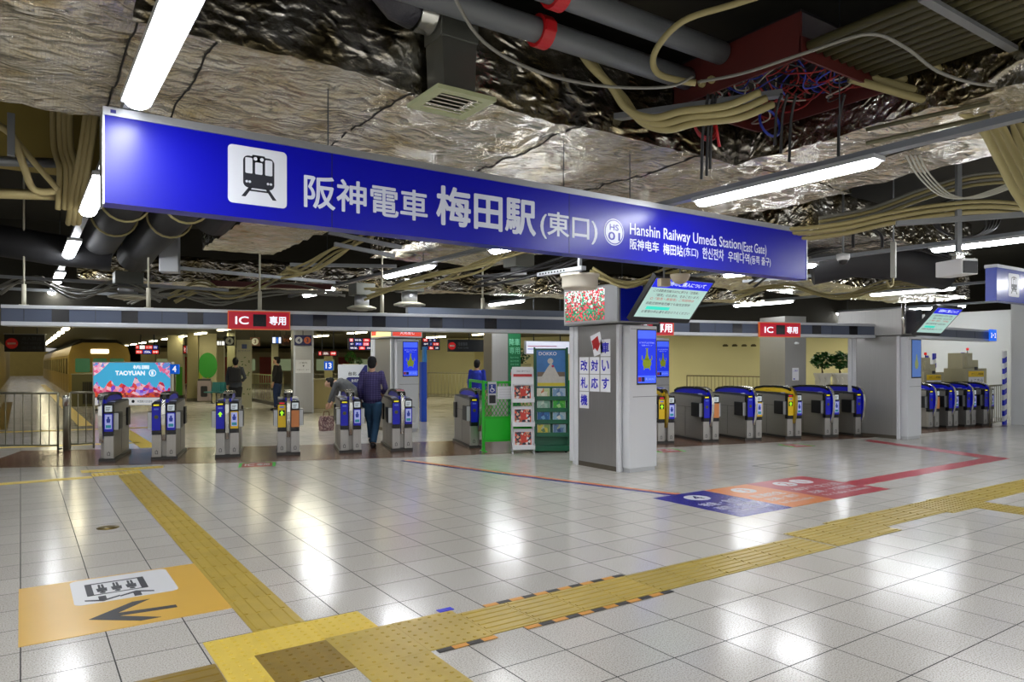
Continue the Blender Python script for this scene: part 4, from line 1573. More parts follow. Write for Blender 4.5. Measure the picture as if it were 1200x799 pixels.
def num_sign(label, px0, py0, px1, py1, d, nums, bg, fg, rz=A):
    w, z0, z1 = wd_(px0, px1, d), hz(py1, d), hz(py0, d)
    t = thing('number_sign', label, 'sign', gp(px0, d) + Vector((0, 0, z0)), rz)
    h = z1 - z0
    MB().box(0, w, 0, .05, 0, h).build('board', bg, t)
    MB().cyl((w / 2, .03, h), (w / 2, .03, 2.72 - z0), .012, 6).build('hanger', DARK, t)
    F = front((0, 0, 0))
    n = len(nums)
    for i, ch in enumerate(nums):
        cx = w * (i + .5) / n
        r_ = min(h * .4, w / n * .42)
        MB().flat(F, disc(cx, h / 2, r_, 20), 0, .006).build('number_disc', fg[i % len(fg)], t)
        b = MB()
        put_text(b, F, ch, cx - r_ * .5, h / 2 - r_ * .6, cx + r_ * .5, h / 2 + r_ * .6, .008, .03, True)
        b.build('numeral', bg, t)
    return t


LD = mat('pale number disc', 'd0d0c4', .5)
num_sign('black sign with a white disc 4 above the poster panel', 263, 394, 274, 405, 23.5, '4', mat('black sign board', '121216', .4), [LD])
num_sign('brown sign with a pale disc 3 right of the poster panel', 293, 395, 304, 405, 26, '3', mat('brown sign board', '5a3a24', .4), [LD])
fence('platform_railing', 'olive railing with dark foot board between poster panel and steel column', gp(294, 29), gp(332, 24.5), 1.08, 14, mat('olive rail paint', '8a8658', .5), base=BLACK)
# steel column with numbers 4 and 3
t = thing('steel_column', 'wide brushed steel column with round number signs and a notice', 'column', gp(344.5, 21.6), math.radians(-12))
w = wd_(344.5, 366, 21.6)
MB().box(0, w, 0, .95, .02, 2.72).build('steel_panel', STEELP, t)
b = MB().box(-.02, .04, -.02, .04, 0, 2.72).box(w - .02, w + .02, -.02, .04, 0, 2.72)
b.build('corner_post', ALU, t)
F = front((0, 0, 0))
MB().rect(F, .04, 1.22, w - .06, 1.62, 0, .004).build('notice', PAPER, t)
b = MB()
put_text(b, F, 'ご案内', .15, 1.5, w - .17, 1.56, .005)
put_text(b, F, 'お知らせします', .08, 1.3, w - .1, 1.34, .005)
b.flat(F, [(w / 2 - .03, 1.46), (w / 2, 1.40), (w / 2 + .03, 1.46)], .004, .006)
b.build('notice_print', mat('grey print', '6a6a70', .5), t)
num_sign('navy sign with white 4 and orange 3 discs on the steel column', 345.2, 392.5, 364.5, 404.5, 21.45, '43', NAVY, [mat('white disc', 'd4d6e0', .4), mat('orange disc', 'd86a3a', .4)], math.radians(-12))
num_sign('narrow brown sign on the left flank of the steel column', 332, 392.5, 342, 404.5, 21.9, '43', mat('dark brown sign', '3c2418', .4), [mat('dim orange disc', '9a5a34', .4)], math.radians(25))
# counter, plants, boards right of the steel column
t = thing('counter', 'plain beige counter block right of the steel column', 'counter', gp(367, 24), A)
MB().bbox(0, 1.5, 0, .7, 0, .95, .02).build('body', mat('beige counter', 'b5a878', .5), t)
MB().bbox(-.03, 1.53, -.03, .73, .95, 1.0, .01).build('worktop', mat('pale worktop', 'c8bf98', .4), t)
structure('trim_2', MB().box(0, 1, 0, .2, 0, .1), OLIVE).location = gp(372, 26) + Vector((0, 0, 2.6))
t = thing('number_sign', 'cream post carrying a blue sign 13 behind the counter', 'sign', gp(380.5, 25), A)
MB().bbox(0, .26, 0, .2, 0, 1.9, .03).build('post', mat('cream post', 'd0c690', .5), t)
MB().box(-.02, .28, -.03, .0, 1.28, 1.58).build('board', screen('lit blue board'), t)
b = MB()
put_text(b, front((0, -.03, 0)), '13', .03, 1.33, .23, 1.53, .004, .03)
b.build('lettering', screen('white sign print'), t)
LEAF = mat('plant leaf', '3f7a2a', .5, var=.4, vscale=8)
LEAFD = mat('dark plant leaf', '1f5a1e', .5, var=.4, vscale=8)


def plant(label, p, z0, r, h, m, seed, pot=None, stem=.25, n=170):
    t = thing('potted_plant', label, 'plant', (p.x, p.y, z0))
    rg = random.Random(seed)
    b = MB()
    for i in range(n):
        c = Vector((rg.gauss(0, 1), rg.gauss(0, 1), rg.gauss(0, 1))).normalized() * r * rg.uniform(.5, 1)
        c.z = c.z * h / (2 * r) + stem + h / 2
        a, e = rg.uniform(0, 6.28), rg.uniform(-.7, .7)
        dx = Vector((math.cos(a) * math.cos(e), math.sin(a) * math.cos(e), math.sin(e)))
        sd = dx.cross(Vector((rg.gauss(0, .4), rg.gauss(0, .4), 1))).normalized()
        l_, w_ = r * rg.uniform(.3, .5), r * rg.uniform(.1, .18)
        b.add([c - dx * l_ / 2, c + sd * w_, c + dx * l_ / 2, c - sd * w_ + Vector((0, 0, .01))], [(0, 1, 2), (0, 2, 3)])
    b.build('foliage', m, t)
    b = MB()
    for k in range(3):
        b.tube([(.02 * k - .02, 0, 0), (.03 * k - .03, .02 * k, stem), (.08 * k - .08, .03, stem + h * .5)], .016, 6)
    b.build('stem', mat('plant stem', '4a3a22', .7), t)
    if pot:
        pot(t)
    return t


def box_pot(t):
    MB().bbox(-.2, .2, -.15, .15, -.3, .02, .01).build('planter', mat('cream planter', 'c4ba86', .5), t)
    MB().bbox(-.12, .12, -.1, .1, -t.location.z, -.3, .01).build('planter_stand', mat('cream planter'), t)


plant('leafy green plant on a cream post behind the counter', gp(411, 22), hz(427, 22), .19, .42, LEAF, 1, box_pot, .0)
plant('small leafy plant right beside the taller one behind the counter', gp(421, 22.4), hz(428, 22.4), .12, .25, LEAF, 2, box_pot, .0)
plant('dark green palm plant beside the green banner column', gp(612, 20), hz(427, 20), .22, .45, LEAFD, 3, box_pot, .0)
fence('platform_railing', 'dark railing behind the counter and the bending person', gp(366, 27), gp(404, 27), 1.1, 10, RAILM)
t = thing('white_poster_board', 'white and blue standing poster board behind the bending person', 'poster board', gp(396, 18.5), math.radians(-25))
w = wd_(396, 430, 18.5)
z1 = hz(427, 18.5)
MB().box(0, w, 0, .06, .1, z1).build('board', mat('bluish white board', 'c8cede', .4), t)
F = front((0, 0, 0))
b = MB()
b.flat(F, rrect(.2, .98, .66, 1.16, .08), 0, .004)
b.flat(F, [(.36, .99), (.56, .99), (.46, .86)], 0, .004)
b.flat(F, [(.5, 1.2), (.74, 1.2), (.74, z1 - .02), (.68, z1 - .02)], 0, .004)
b.build('navy_print', mat('navy print', '1c2470', .4), t)
b = MB()
put_text(b, F, '台北', .26, 1.20, .47, 1.30, .003, .03)
b.build('lettering', INK, t)
b = MB()
put_text(b, F, '台北行', .34, 1.03, .54, 1.11, .006, .01)
b.build('white_lettering', PAPER, t)
MB().box(.1, .2, -.2, .25, 0, .1).box(w - .2, w - .1, -.2, .25, 0, .1).build('foot', DARK, t)
# third screen pillar
p = G(459.5, 506.5)
tt = screen_pillar('pillar with blue screen kiosk right behind the purple-shirted man', p.x, p.y)
t = thing('pillar_advert', 'lit red and yellow advert panels on top of the pillar behind the man', 'light box', (p.x - .1, p.y - .18, 2.085))
MB().box(0, .75, 0, 1.1, 0, .30).build('box_casing', ALU, t)
MB().rect(left((0, 0, 0)), -1.06, .03, -.04, .27, 0, .008).build('yellow_panel', screen('yellow advert panel', 'f0d890', .9), t)
MB().rect(left((0, 0, 0)), -1.04, .06, -.8, .24, .008, .01).build('red_panel', screen('red advert panel', 'd8402c', .8), t)
MB().rect(front((0, 0, 0)), .03, .03, .72, .27, 0, .008).build('red_panel', screen('red advert panel'), t)
b = MB()
put_text(b, front((0, 0, 0)), '催し物のご案内', .07, .17, .68, .24, .01)
put_text(b, front((0, 0, 0)), '大売出し', .2, .07, .55, .14, .01)
b.build('lettering', screen('white sign print'), t)
p = gp(757, 15.2)
screen_pillar('screen kiosk pillar mostly hidden behind the pillar with paper characters', p.x, p.y)
# blue slim machine, dark no-entry board, green banner column
t = thing('blue_post', 'slim bright blue post with a stepped top right of the screen pillar', 'post', gp(494, 18.6), A)
MB().bbox(0, .14, 0, .3, 0, 1.55, .01).build('body', mat('bright blue panel', '1245b8', .4), t)
MB().bbox(.07, .14, .0, .3, 1.55, 1.95, .008).build('upper_panel', mat('light blue panel', '2a7ac0', .4), t)
t = thing('no_entry_sign', 'dark hanging board with a red disc left of the green banner', 'sign', gp(525, 21) + Vector((0, 0, hz(412, 21))), A)
w = wd_(525, 577, 21)
MB().box(0, w, 0, .1, 0, .36).build('board', mat('dark slate board', '1e2230', .4), t)
MB().cyl((w * .5, .05, .36), (w * .5, .05, 2.9 - t.location.z), .015, 6).build('hanger', DARK, t)
MB().flat(front((0, 0, 0)), disc(.12, .17, .11, 20), 0, .008).build('red_disc', screen('no entry red', 'b01c20', .5), t)
MB().rect(front((0, 0, 0)), .05, .15, .19, .19, .008, .012).build('white_bar', PAPER, t)
b = MB()
put_text(b, front((0, 0, 0)), '降車専用', .30, .17, .58, .28, .003)
put_text(b, front((0, 0, 0)), 'Exit only', .30, .08, .62, .14, .003)
b.build('lettering', mat('grey board letters', '6a7080', .5), t)
t = thing('banner_column', 'steel column with a tall green banner behind the green fence', 'column', gp(576.5, 18.6), math.radians(-14))
w1, w2 = wd_(576, 596, 18.6), wd_(576, 610, 18.6)
MB().box(0, w1, 0, .7, 0, 2.72).build('steel_panel', STEELP, t)
MB().box(w1, w2 + .04, -.02, .7, 0, 2.72).build('green_banner', mat('deep green banner', '0f6a3e', .45), t)
F = front((w1, -.02, 0))
wb = w2 - w1 + .04
b = MB()
put_text(b, F, '降車', .03, 1.98, wb - .03, 2.16, .004, .01)
put_text(b, F, '専用', .03, 1.76, wb - .03, 1.94, .004, .01)
put_text(b, F, 'Exit Only', .06, 1.64, wb - .06, 1.69, .004)
put_text(b, F, '出口专用', .06, 1.55, wb - .06, 1.60, .004)
put_text(b, F, '하차 전용', .06, 1.46, wb - .06, 1.51, .004)
put_text(b, F, 'この改札', .06, .9, wb - .06, 1.0, .004)
b.build('lettering', mat('pale green letters', '7ac8a0', .5), t)
MB().flat(F, disc(wb * .5, 1.24, .11, 20), 0, .008).build('red_disc', screen('no entry red'), t)
MB().rect(F, wb * .5 - .07, 1.22, wb * .5 + .07, 1.26, .008, .012).build('white_bar', PAPER, t)
fence('platform_railing', 'dark railing before the pale yellow wall, left of the blue-shirted person', gp(501, 31), gp(551, 29.5), 1.1, 12, RAILM)
t = thing('storage_block', 'pale slanted block beside the railing behind the blue-shirted person', 'block', gp(541, 26), A)
MB().prism([(0, 0), (.9, 0), (.9, 1.15), (.5, 1.15)], 'y', 0, .6).build('body', mat('pale block', 'b0a468', .6), t)
structure('door_1', MB().box(0, 1.0, 0, .06, 0, 2.05), mat('pale door', 'b9b07c', .5)).location = gp(556, 33)
# right part: railing, column, plants, alarm
fence('platform_railing', 'brown picket railing before the yellow wall behind the right gates', gp(805, 24.2), gp(921, 21.5), 1.1, 26, mat('brown rail paint', '6a5c38', .5))
t = thing('fire_alarm', 'small red alarm box on the pale yellow wall above the right gates', 'alarm', W(798, 443, 30.2), A)
MB().bbox(0, .22, -.08, .0, 0, .1, .01).build('alarm_box', RED, t)
MB().lathe([(.05, 0), (.05, .03), (.02, .05)], (.1, -.05, .22), 12).build('lamp', mat('red lens', 'd84a2a', .3), t)
t = thing('steel_column', 'brushed steel column with a small white notice behind the yellow-topped gate', 'column', gp(920, 18.3), math.radians(-16))
w = wd_(919, 949, 18.3)
MB().box(0, w, 0, 1.0, 0, 2.72).build('steel_panel', STEELP, t)
MB().rect(front((0, 0, 0)), .22, 1.08, .42, 1.40, 0, .004).build('notice', PAPER, t)
b = MB()
put_text(b, front((0, 0, 0)), 'ご案内', .25, 1.3, .39, 1.35, .005)
b.rect(front((0, 0, 0)), .25, 1.1, .3, 1.13, .004, .006)
b.build('notice_print', INKB, t)
b = MB().lathe([(.05, 0), (.06, .03), (.03, .06)], (.3, -.07, 2.0), 12)
b.build('camera_dome', mat('white dome', 'd8d8d8', .3), t)


def urn(t):
    b = MB().lathe([(.14, -.62), (.16, -.58), (.10, -.5), (.13, -.42), (.19, -.3), (.20, -.12), (.23, -.06), (.24, 0), (.20, 0)], (0, 0, 0), 18)
    b.build('urn', mat('white urn', 'dedbd0', .5), t)
    b = MB()
    for k in range(8):
        a = k * math.pi / 4
        b.tube([(.19 * math.cos(a), .19 * math.sin(a), -.12), (.2 * math.cos(a + .3), .2 * math.sin(a + .3), -.22), (.19 * math.cos(a), .19 * math.sin(a), -.3)], .018, 6)
    b.build('urn_relief', mat('white urn'), t)
    MB().bbox(-.22, .22, -.22, .22, -1.2, -.62, .02).build('pedestal', mat('beige pedestal', 'b0a880', .5), t)


for px, l in ((964, 'round topped plant in a white urn, partly behind the steel column'), (984.5, 'round topped plant in a white urn, beside the right steel pillar')):
    plant(l, gp(px, 20), hz(437, 20), .31, .50, LEAFD, px, urn, .10, 320)
for px, w_ in ((850, .08), (861, .08), (872, .08), (883, .08), (912, .08)):
    q = W(px, 406, 28)
    b = MB().lathe([(.10, 0), (.11, .04), (.06, .09)], (0, 0, 0), 12)
    b.cyl((0, .12, .05), (0, 0, .05), .03, 8)
    solo('ceiling_speaker', b, mat('dark olive fitting', '4a4424', .6), 'small dark round fitting high on the pale yellow wall', 'fitting', 'dark fittings on the yellow wall', q, A)

# far right recess: fare machines and striped posts
MACH = mat('beige machine', 'a8a284', .45)
STR1, STR2 = mat('stripe blue', '1c28c0', .4), mat('stripe white', 'e4e6ea', .4)


def machine(label, px, d, w, h):
    t = thing('fare_machine', label, 'machine', gp(px, d), math.radians(-11))
    MB().bbox(0, w, 0, .6, 0, h * .78, .01).build('body', MACH, t)
    b = MB().bbox(.02, w * .5, .1, .5, h * .78, h, .01).bbox(w * .5, w * .78, .1, .5, h * .78, h * .9, .01).bbox(w * .15, w * .38, .05, .12, h * .82, h * .95, .006)
    b.build('stepped_top', mat('beige machine top', 'b8b293', .45), t)
    F = front((0, 0, 0))
    MB().rect(F, w * .12, h * .66, w * .85, h * .74, 0, .006).build('yellow_label', YELLOW, t)
    MB().rect(F, w * .12, h * .56, w * .85, h * .655, 0, .006).build('white_label', PAPER, t)
    MB().rect(F, w * .4, h * .755, w * .55, h * .80, 0, .008).build('dark_slot', DARK, t)
    b = MB()
    put_text(b, F, 'のりこし精算機', w * .25, h * .68, w * .82, h * .72, .008)
    put_text(b, F, '→ こちら', w * .18, h * .58, w * .8, h * .63, .008)
    b.build('lettering', INK, t)
    MB().cyl((w * .62, .3, h * .9), (w * .62, .3, h * 1.04), .012, 6).build('lamp_pole', DARK, t)
    MB().lathe([(.03, 0), (.035, .06), (.0, .07)], (w * .62, .3, h * 1.04), 10).build('red_lamp', screen('red signal lamp', 'c8201c', .6), t)
    return t


machine('beige fare machine with yellow label behind the far right gates, left one', 1083, 17.9, .72, 1.66)
machine('larger beige fare machine with yellow label behind the far right gates', 1132, 18.2, .80, 1.78)


def striped(label, px, d, z0, z1, w=.13, rz=0.0):
    b = MB()
    n = max(3, round((z1 - z0) / .13))
    h = (z1 - z0) / n
    for i in range(n):
        b.k = i % 2
        a, c = z0 + i * h, z0 + (i + 1) * h
        s = h * .35
        q = [(-w / 2, a - (s if i else 0)), (w / 2, a + (s * 0)), (w / 2, c), (-w / 2, c - (s if i < n - 1 else 0))]
        b.prism(q, 'y', 0, .05)
    solo('striped_post', b, [STR1, STR2], label, 'striped post', None, gp(px, d), rz)


striped('tall blue and white striped guard at the corner of the white wall', 1178.5, 17.75, .0, 1.82, .14)
striped('short blue and white striped guard behind the left fare machine', 1087.5, 18.9, 1.3, 1.72, .10)
striped('small striped guard peeking above the left fare machine', 1096, 19.3, 1.4, 1.78, .12)
striped('blue and white striped guard between the two fare machines', 1129.5, 18.9, 1.1, 1.80, .12)
fence('metal_fence', 'small grey railing between the last gate and the striped post', gp(1160, 17.2), gp(1175, 17.8), .98, 6, RAILM)

# ================================================================ rack, stand and fence in front
GF = mat('green fence paint', '17b41c', .4)
GD = mat('dark green stand', '0a5a3c', .4)
ga, gb = gp(566.5, 12.45), gp(690, 12.9)
e = gb - ga
t = thing('green_mesh_fence', 'bright green mesh fence beside the last left gate', 'fence', ga, math.atan2(e.y, e.x))
L_ = e.length
b = MB()
for x in (0, .52, 1.04, 1.56):
    b.bbox(x - .025, x + .025, -.025, .025, 0, 1.22, .006)
for z in (1.17, .56, .16):
    b.box(0, 1.58, -.02, .02, z, z + .04)
b.build('frame', GF, t)
b = MB()
for i in range(-10, 28):
    for sg in (1, -1):
        x0, z0 = i * .065, .6
        x1, z1 = x0 + .57 * sg * .6, 1.17
        pa, pb = Vector((x0, 0, z0)), Vector((x1, 0, z1))
        # clip to the frame
        lo, hi = 0.02, 1.54
        if max(pa.x, pb.x) < lo or min(pa.x, pb.x) > hi:
            continue
        def cut(a_, b_):
            if a_.x < lo:
                return a_ + (b_ - a_) * ((lo - a_.x) / (b_.x - a_.x))
            if a_.x > hi:
                return a_ + (b_ - a_) * ((hi - a_.x) / (b_.x - a_.x))
            return a_
        pa, pb = cut(pa, pb), cut(pb, pa)
        if (pb - pa).length > .02:
            b.tube([pa, pb], .006, 4)
b.build('wire_mesh', GF, t)
MB().box(.03, 1.54, -.008, .008, .2, .56).build('lower_panel', GREEN, t)
MB().box(-.03, .03, -.18, .12, 0, .012).box(1.0, 1.08, -.18, .12, 0, .012).build('foot_plate', GF, t)
b = MB()
b.bbox(-.025, .025, .0, 1.3, 1.17, 1.22, .006).bbox(-.025, .025, 1.28, 1.32, 0, 1.22, .006)
b.build('return_rail', GF, t)
ng = Matrix.Translation(ga) @ Matrix.Rotation(math.atan2(e.y, e.x), 4, 'Z')
q = ng @ Vector((.07, -.035, .80))
t = thing('wheelchair_sign', 'blue wheelchair sign plate with a card box hung on the green fence', 'sign', q, math.atan2(e.y, e.x))
MB().box(0, .15, -.02, 0, 0, .40).build('plate', ALU, t)
F = front((0, -.02, 0))
MB().rect(F, .012, .20, .138, .36, 0, .004).build('blue_sign', mat('wheelchair blue', '20368c', .4), t)
b = MB()
b.flat(F, disc(.068, .335, .012, 10), .004, .006)
b.flat(F, [(.06, .32), (.075, .32), (.078, .285), (.105, .285), (.118, .245), (.108, .24), (.096, .27), (.062, .27)], .004, .006)
for i in range(14):
    a0, a1 = math.radians(130 + i * 15), math.radians(145 + i * 15)
    b.flat(F, [(.072 + r * math.cos(a), .258 + r * math.sin(a)) for r, a in ((.036, a0), (.036, a1), (.026, a1), (.026, a0))], .004, .006)
b.build('wheelchair_symbol', PAPER, t)
MB().bbox(.02, .13, -.05, -.02, .03, .17, .006).build('card_box', BLACK, t)
q = ng @ Vector((.24, -.03, .90))
t = thing('notice_board', 'blank white notice plate on the green fence right of the wheelchair sign', 'notice', q, math.atan2(e.y, e.x))
MB().box(0, .32, -.012, 0, 0, .22).build('plate', PAPER, t)
b = MB()
for i in range(4):
    b.rect(front((0, -.012, 0)), .03, .03 + i * .045, .29, .036 + i * .045, 0, .001)
b.build('ruled_line', mat('light grey print', 'b9bac0', .5), t)

# white leaflet rack
rk = gp(600.5, 12.15)
rz = math.radians(-30)
t = thing('leaflet_rack', 'white three-tier leaflet rack in front of the green fence', 'rack', rk, rz)
Wt = mat('white rack', 'dcdde0', .4)
b = MB()
for x in (0.0, .36):
    b.tube([(x, -.05, 0), (x, .02, .5), (x, .12, 1.42)], .013, 8)
    b.tube([(x, -.12, .012), (x, .25, .012)], .013, 8)
    b.tube([(x, .12, 1.30), (x, .26, .02)], .011, 8)
b.tube([(0, .25, .02), (.36, .25, .02)], .011, 8)
b.build('frame', Wt, t)
MB().prism([(.05, 1.16), (.10, 1.46), (.11, 1.46), (.065, 1.16)], 'x', .0, .36).build('header_card', Wt, t)
hF = frame((0, .095, 1.42), (1, 0, 0), (0, .16, .98))
b = MB()
b.rect(hF, .02, -.13, .34, -.085, 0, .012)
b.build('red_stripe', RED, t)
b = MB()
put_text(b, hF, 'ご自由にお取りください', .07, -.05, .30, -.02, .014)
b.build('lettering', INK, t)
MAG = speckle_material('red and white magazine cover print', ['1c1c30', '2a2a3c', 'c03a24', 'd8462c', 'e0a080', 'dcd8d4', '2c3048', '8a5a3a'], 26, 0, .35)
for i, z in enumerate((.86, .46, .08)):
    y = .04 - (i * .05)
    b = MB()
    b.box(-.01, .37, y - .10, y + .06, z, z + .012)
    b.box(-.01, .37, y - .105, y - .095, z, z + .07)
    b.box(-.01, 0, y - .10, y + .06, z, z + .09)
    b.box(.36, .37, y - .10, y + .06, z, z + .09)
    b.prism([(y + .03, z + .01), (y + .09, z + .33), (y + .10, z + .33), (y + .04, z + .01)], 'x', -.01, .37)
    b.build('tray', Wt, t)
nr = Matrix.Translation(rk) @ Matrix.Rotation(rz, 4, 'Z')
for i, z in enumerate((.86, .46, .08)):
    y = .04 - (i * .05)
    q = nr @ Vector((.03, y + .018, z + .014))
    m_ = thing('magazine', 'magazine with a red and dark cover in the %s tray of the white rack' % ('top', 'middle', 'lowest')[i], 'magazine', q, rz, 'magazines in the white rack')
    F = frame((0, 0, 0), (1, 0, 0), (0, .18, .98))
    MB().rect(F, 0, 0, .30, .30, -.02, 0).build('pages', PAPER, m_)
    MB().rect(F, .01, .05, .29, .27, 0, .002).build('cover_picture', MAG, m_)
    b = MB()
    b.flat(F, [(.12, .09), (.20, .09), (.22, .24), (.18, .20), (.16, .25), (.14, .20), (.10, .24)], .002, .003)
    b.build('red_figure_print', mat('red print', 'c8301c', .4), m_)

# dark green poster stand with leaflets
sk = gp(626, 12.35)
rz = math.radians(-33)
t = thing('leaflet_stand', 'tall dark green leaflet stand with a blue sea poster', 'stand', sk, rz)
sw = .60
lean = .18
b = MB()
b.prism([(-.10, .10), (.16, 1.80), (.24, 1.80), (.30, .10)], 'x', 0, .03)
b.prism([(-.10, .10), (.16, 1.80), (.24, 1.80), (.30, .10)], 'x', sw - .03, sw)
b.prism([(-.03, .10), (.18, 1.78), (.22, 1.78), (.12, .10)], 'x', .03, sw - .03)
b.build('stand_body', GD, t)
MB().bbox(-.01, sw + .01, -.16, .34, .03, .12, .01).build('base_box', GD, t)
b = MB()
for x in (.06, sw - .06):
    for y in (-.1, .28):
        b.lathe([(.02, -.02), (.025, 0), (.02, .02)], (x, y, .02), 8)
b.build('caster', BLACK, t)
SFm = frame((0, -.03 - .0, .10), (1, 0, 0), (0, .125, .992))       # leaning board plane
MB().rect(SFm, .05, 1.02, sw - .05, 1.66, .0, .01).build('poster', mat('sea blue poster', '3a78b8', .35, var=.2, vscale=9), t)
b = MB().rect(SFm, .06, 1.03, sw - .06, 1.09, .01, .012)
b.build('yellow_strip', mat('yellow print', 'd8c83a', .4), t)
b = MB().rect(SFm, .06, 1.09, sw - .06, 1.20, .01, .012)
b.flat(SFm, [(.14, 1.2), (.44, 1.2), (.36, 1.36), (.30, 1.44), (.24, 1.36)], .01, .012)
b.flat(SFm, disc(.29, 1.47, .05, 16), .01, .012)
b.build('pale_print', mat('beige white print', 'c8c4bc', .5, var=.15, vscale=20), t)
b = MB().flat(SFm, disc(.33, 1.38, .022, 12), .012, .014)
b.build('flower_print', mat('magenta print', 'b02a5a', .4), t)
MB().rect(SFm, .06, 1.20, sw - .06, 1.28, .0105, .0115).build('sand_print', mat('brown shore print', '7a6a5c', .5), t)
b = MB()
put_text(b, SFm, 'DOKKO', .09, 1.57, .40, 1.63, .012, .02)
b.build('lettering', PAPER, t)
b = MB()
for i in range(4):
    z = (.80, .60, .40, .18)[i]
    b.rect(SFm, .03, z - .02, sw - .03, z + .0, .02, .10)
    b.rect(SFm, .03, z, sw - .03, z + .05, .095, .10)
b.build('leaflet_shelf', GD, t)
ns = Matrix.Translation(sk) @ Matrix.Rotation(rz, 4, 'Z')
covers = (('pale floral', ['d8d4c0', 'b8c890', 'c8784a', 'e4e0d0']), ('pale blue sky', ['7a9ac0', 'a0b8d0', '5a7aa8', 'd0d8e0']), ('pale beach', ['8ab0c8', 'a8c0c8', '4a6a8c', 'e0dcd0']), ('mint', ['a8c8b8', '7aa890', 'c8d8c8', '98b0a0']),
          ('bright green', ['3aa838', '58b840', '2a8a60', 'a8d890']), ('deep blue', ['1a5a98', '2a70b0', '1a4080', '6aa0c8']), ('yellow topped', ['c8b83a', '7a9a50', 'b0b898', '5a7a48']), ('sea and shore', ['5a7aa0', '8aa8b8', 'a0a888', '2a4a78']))
# (column, shelf height, cover)
slots = [(0, .80, 0), (1, .80, 1), (0, .60, 3), (1, .60, 4), (0, .40, 5), (1, .40, 2), (0, .18, 6), (1, .18, 7)]
for c_, z, k in slots:
    nm, cols = covers[k]
    x0 = .05 + c_ * .27
    q = ns @ (SFm @ Vector((x0, z + .002, .03)))
    m_ = thing('leaflet', 'leaflet with a %s cover in the dark green stand' % nm, 'leaflet', q, rz, 'leaflets in the green stand')
    F = frame((0, 0, 0), (1, 0, 0), (0, .125, .992))
    MB().rect(F, 0, 0, .22, .19, 0, .03).build('pages', PAPER, m_)
    MB().rect(F, .004, .004, .216, .186, .03, .032).build('cover_print', speckle_material('cover ' + nm, cols, 16, 0, .35), m_)
# ================================================================ people
def remesh(mb, voxel):
    me = mb.mesh('tmp', [])
    o = bpy.data.objects.new('tmp', me)
    C.objects.link(o)
    m = o.modifiers.new('r', 'REMESH')
    m.mode = 'VOXEL'
    m.voxel_size = voxel
    s = o.modifiers.new('s', 'SMOOTH')
    s.iterations = 3
    s.factor = .5
    dg = bpy.context.evaluated_depsgraph_get()
    dg.update()
    me2 = bpy.data.meshes.new_from_object(o.evaluated_get(dg))
    for p in me2.polygons:
        p.use_smooth = True
    bpy.data.objects.remove(o)
    return me2


def mesh_part(name, me, m, parent):
    me.materials.clear()
    me.materials.append(m)
    o = bpy.data.objects.new(name, me)
    C.objects.link(o)
    o.parent = parent
    return o


SKIN = mat('skin', 'c49a80', .5)
HAIR = mat('black hair', '0a0908', .8, bump=.3, bscale=90)


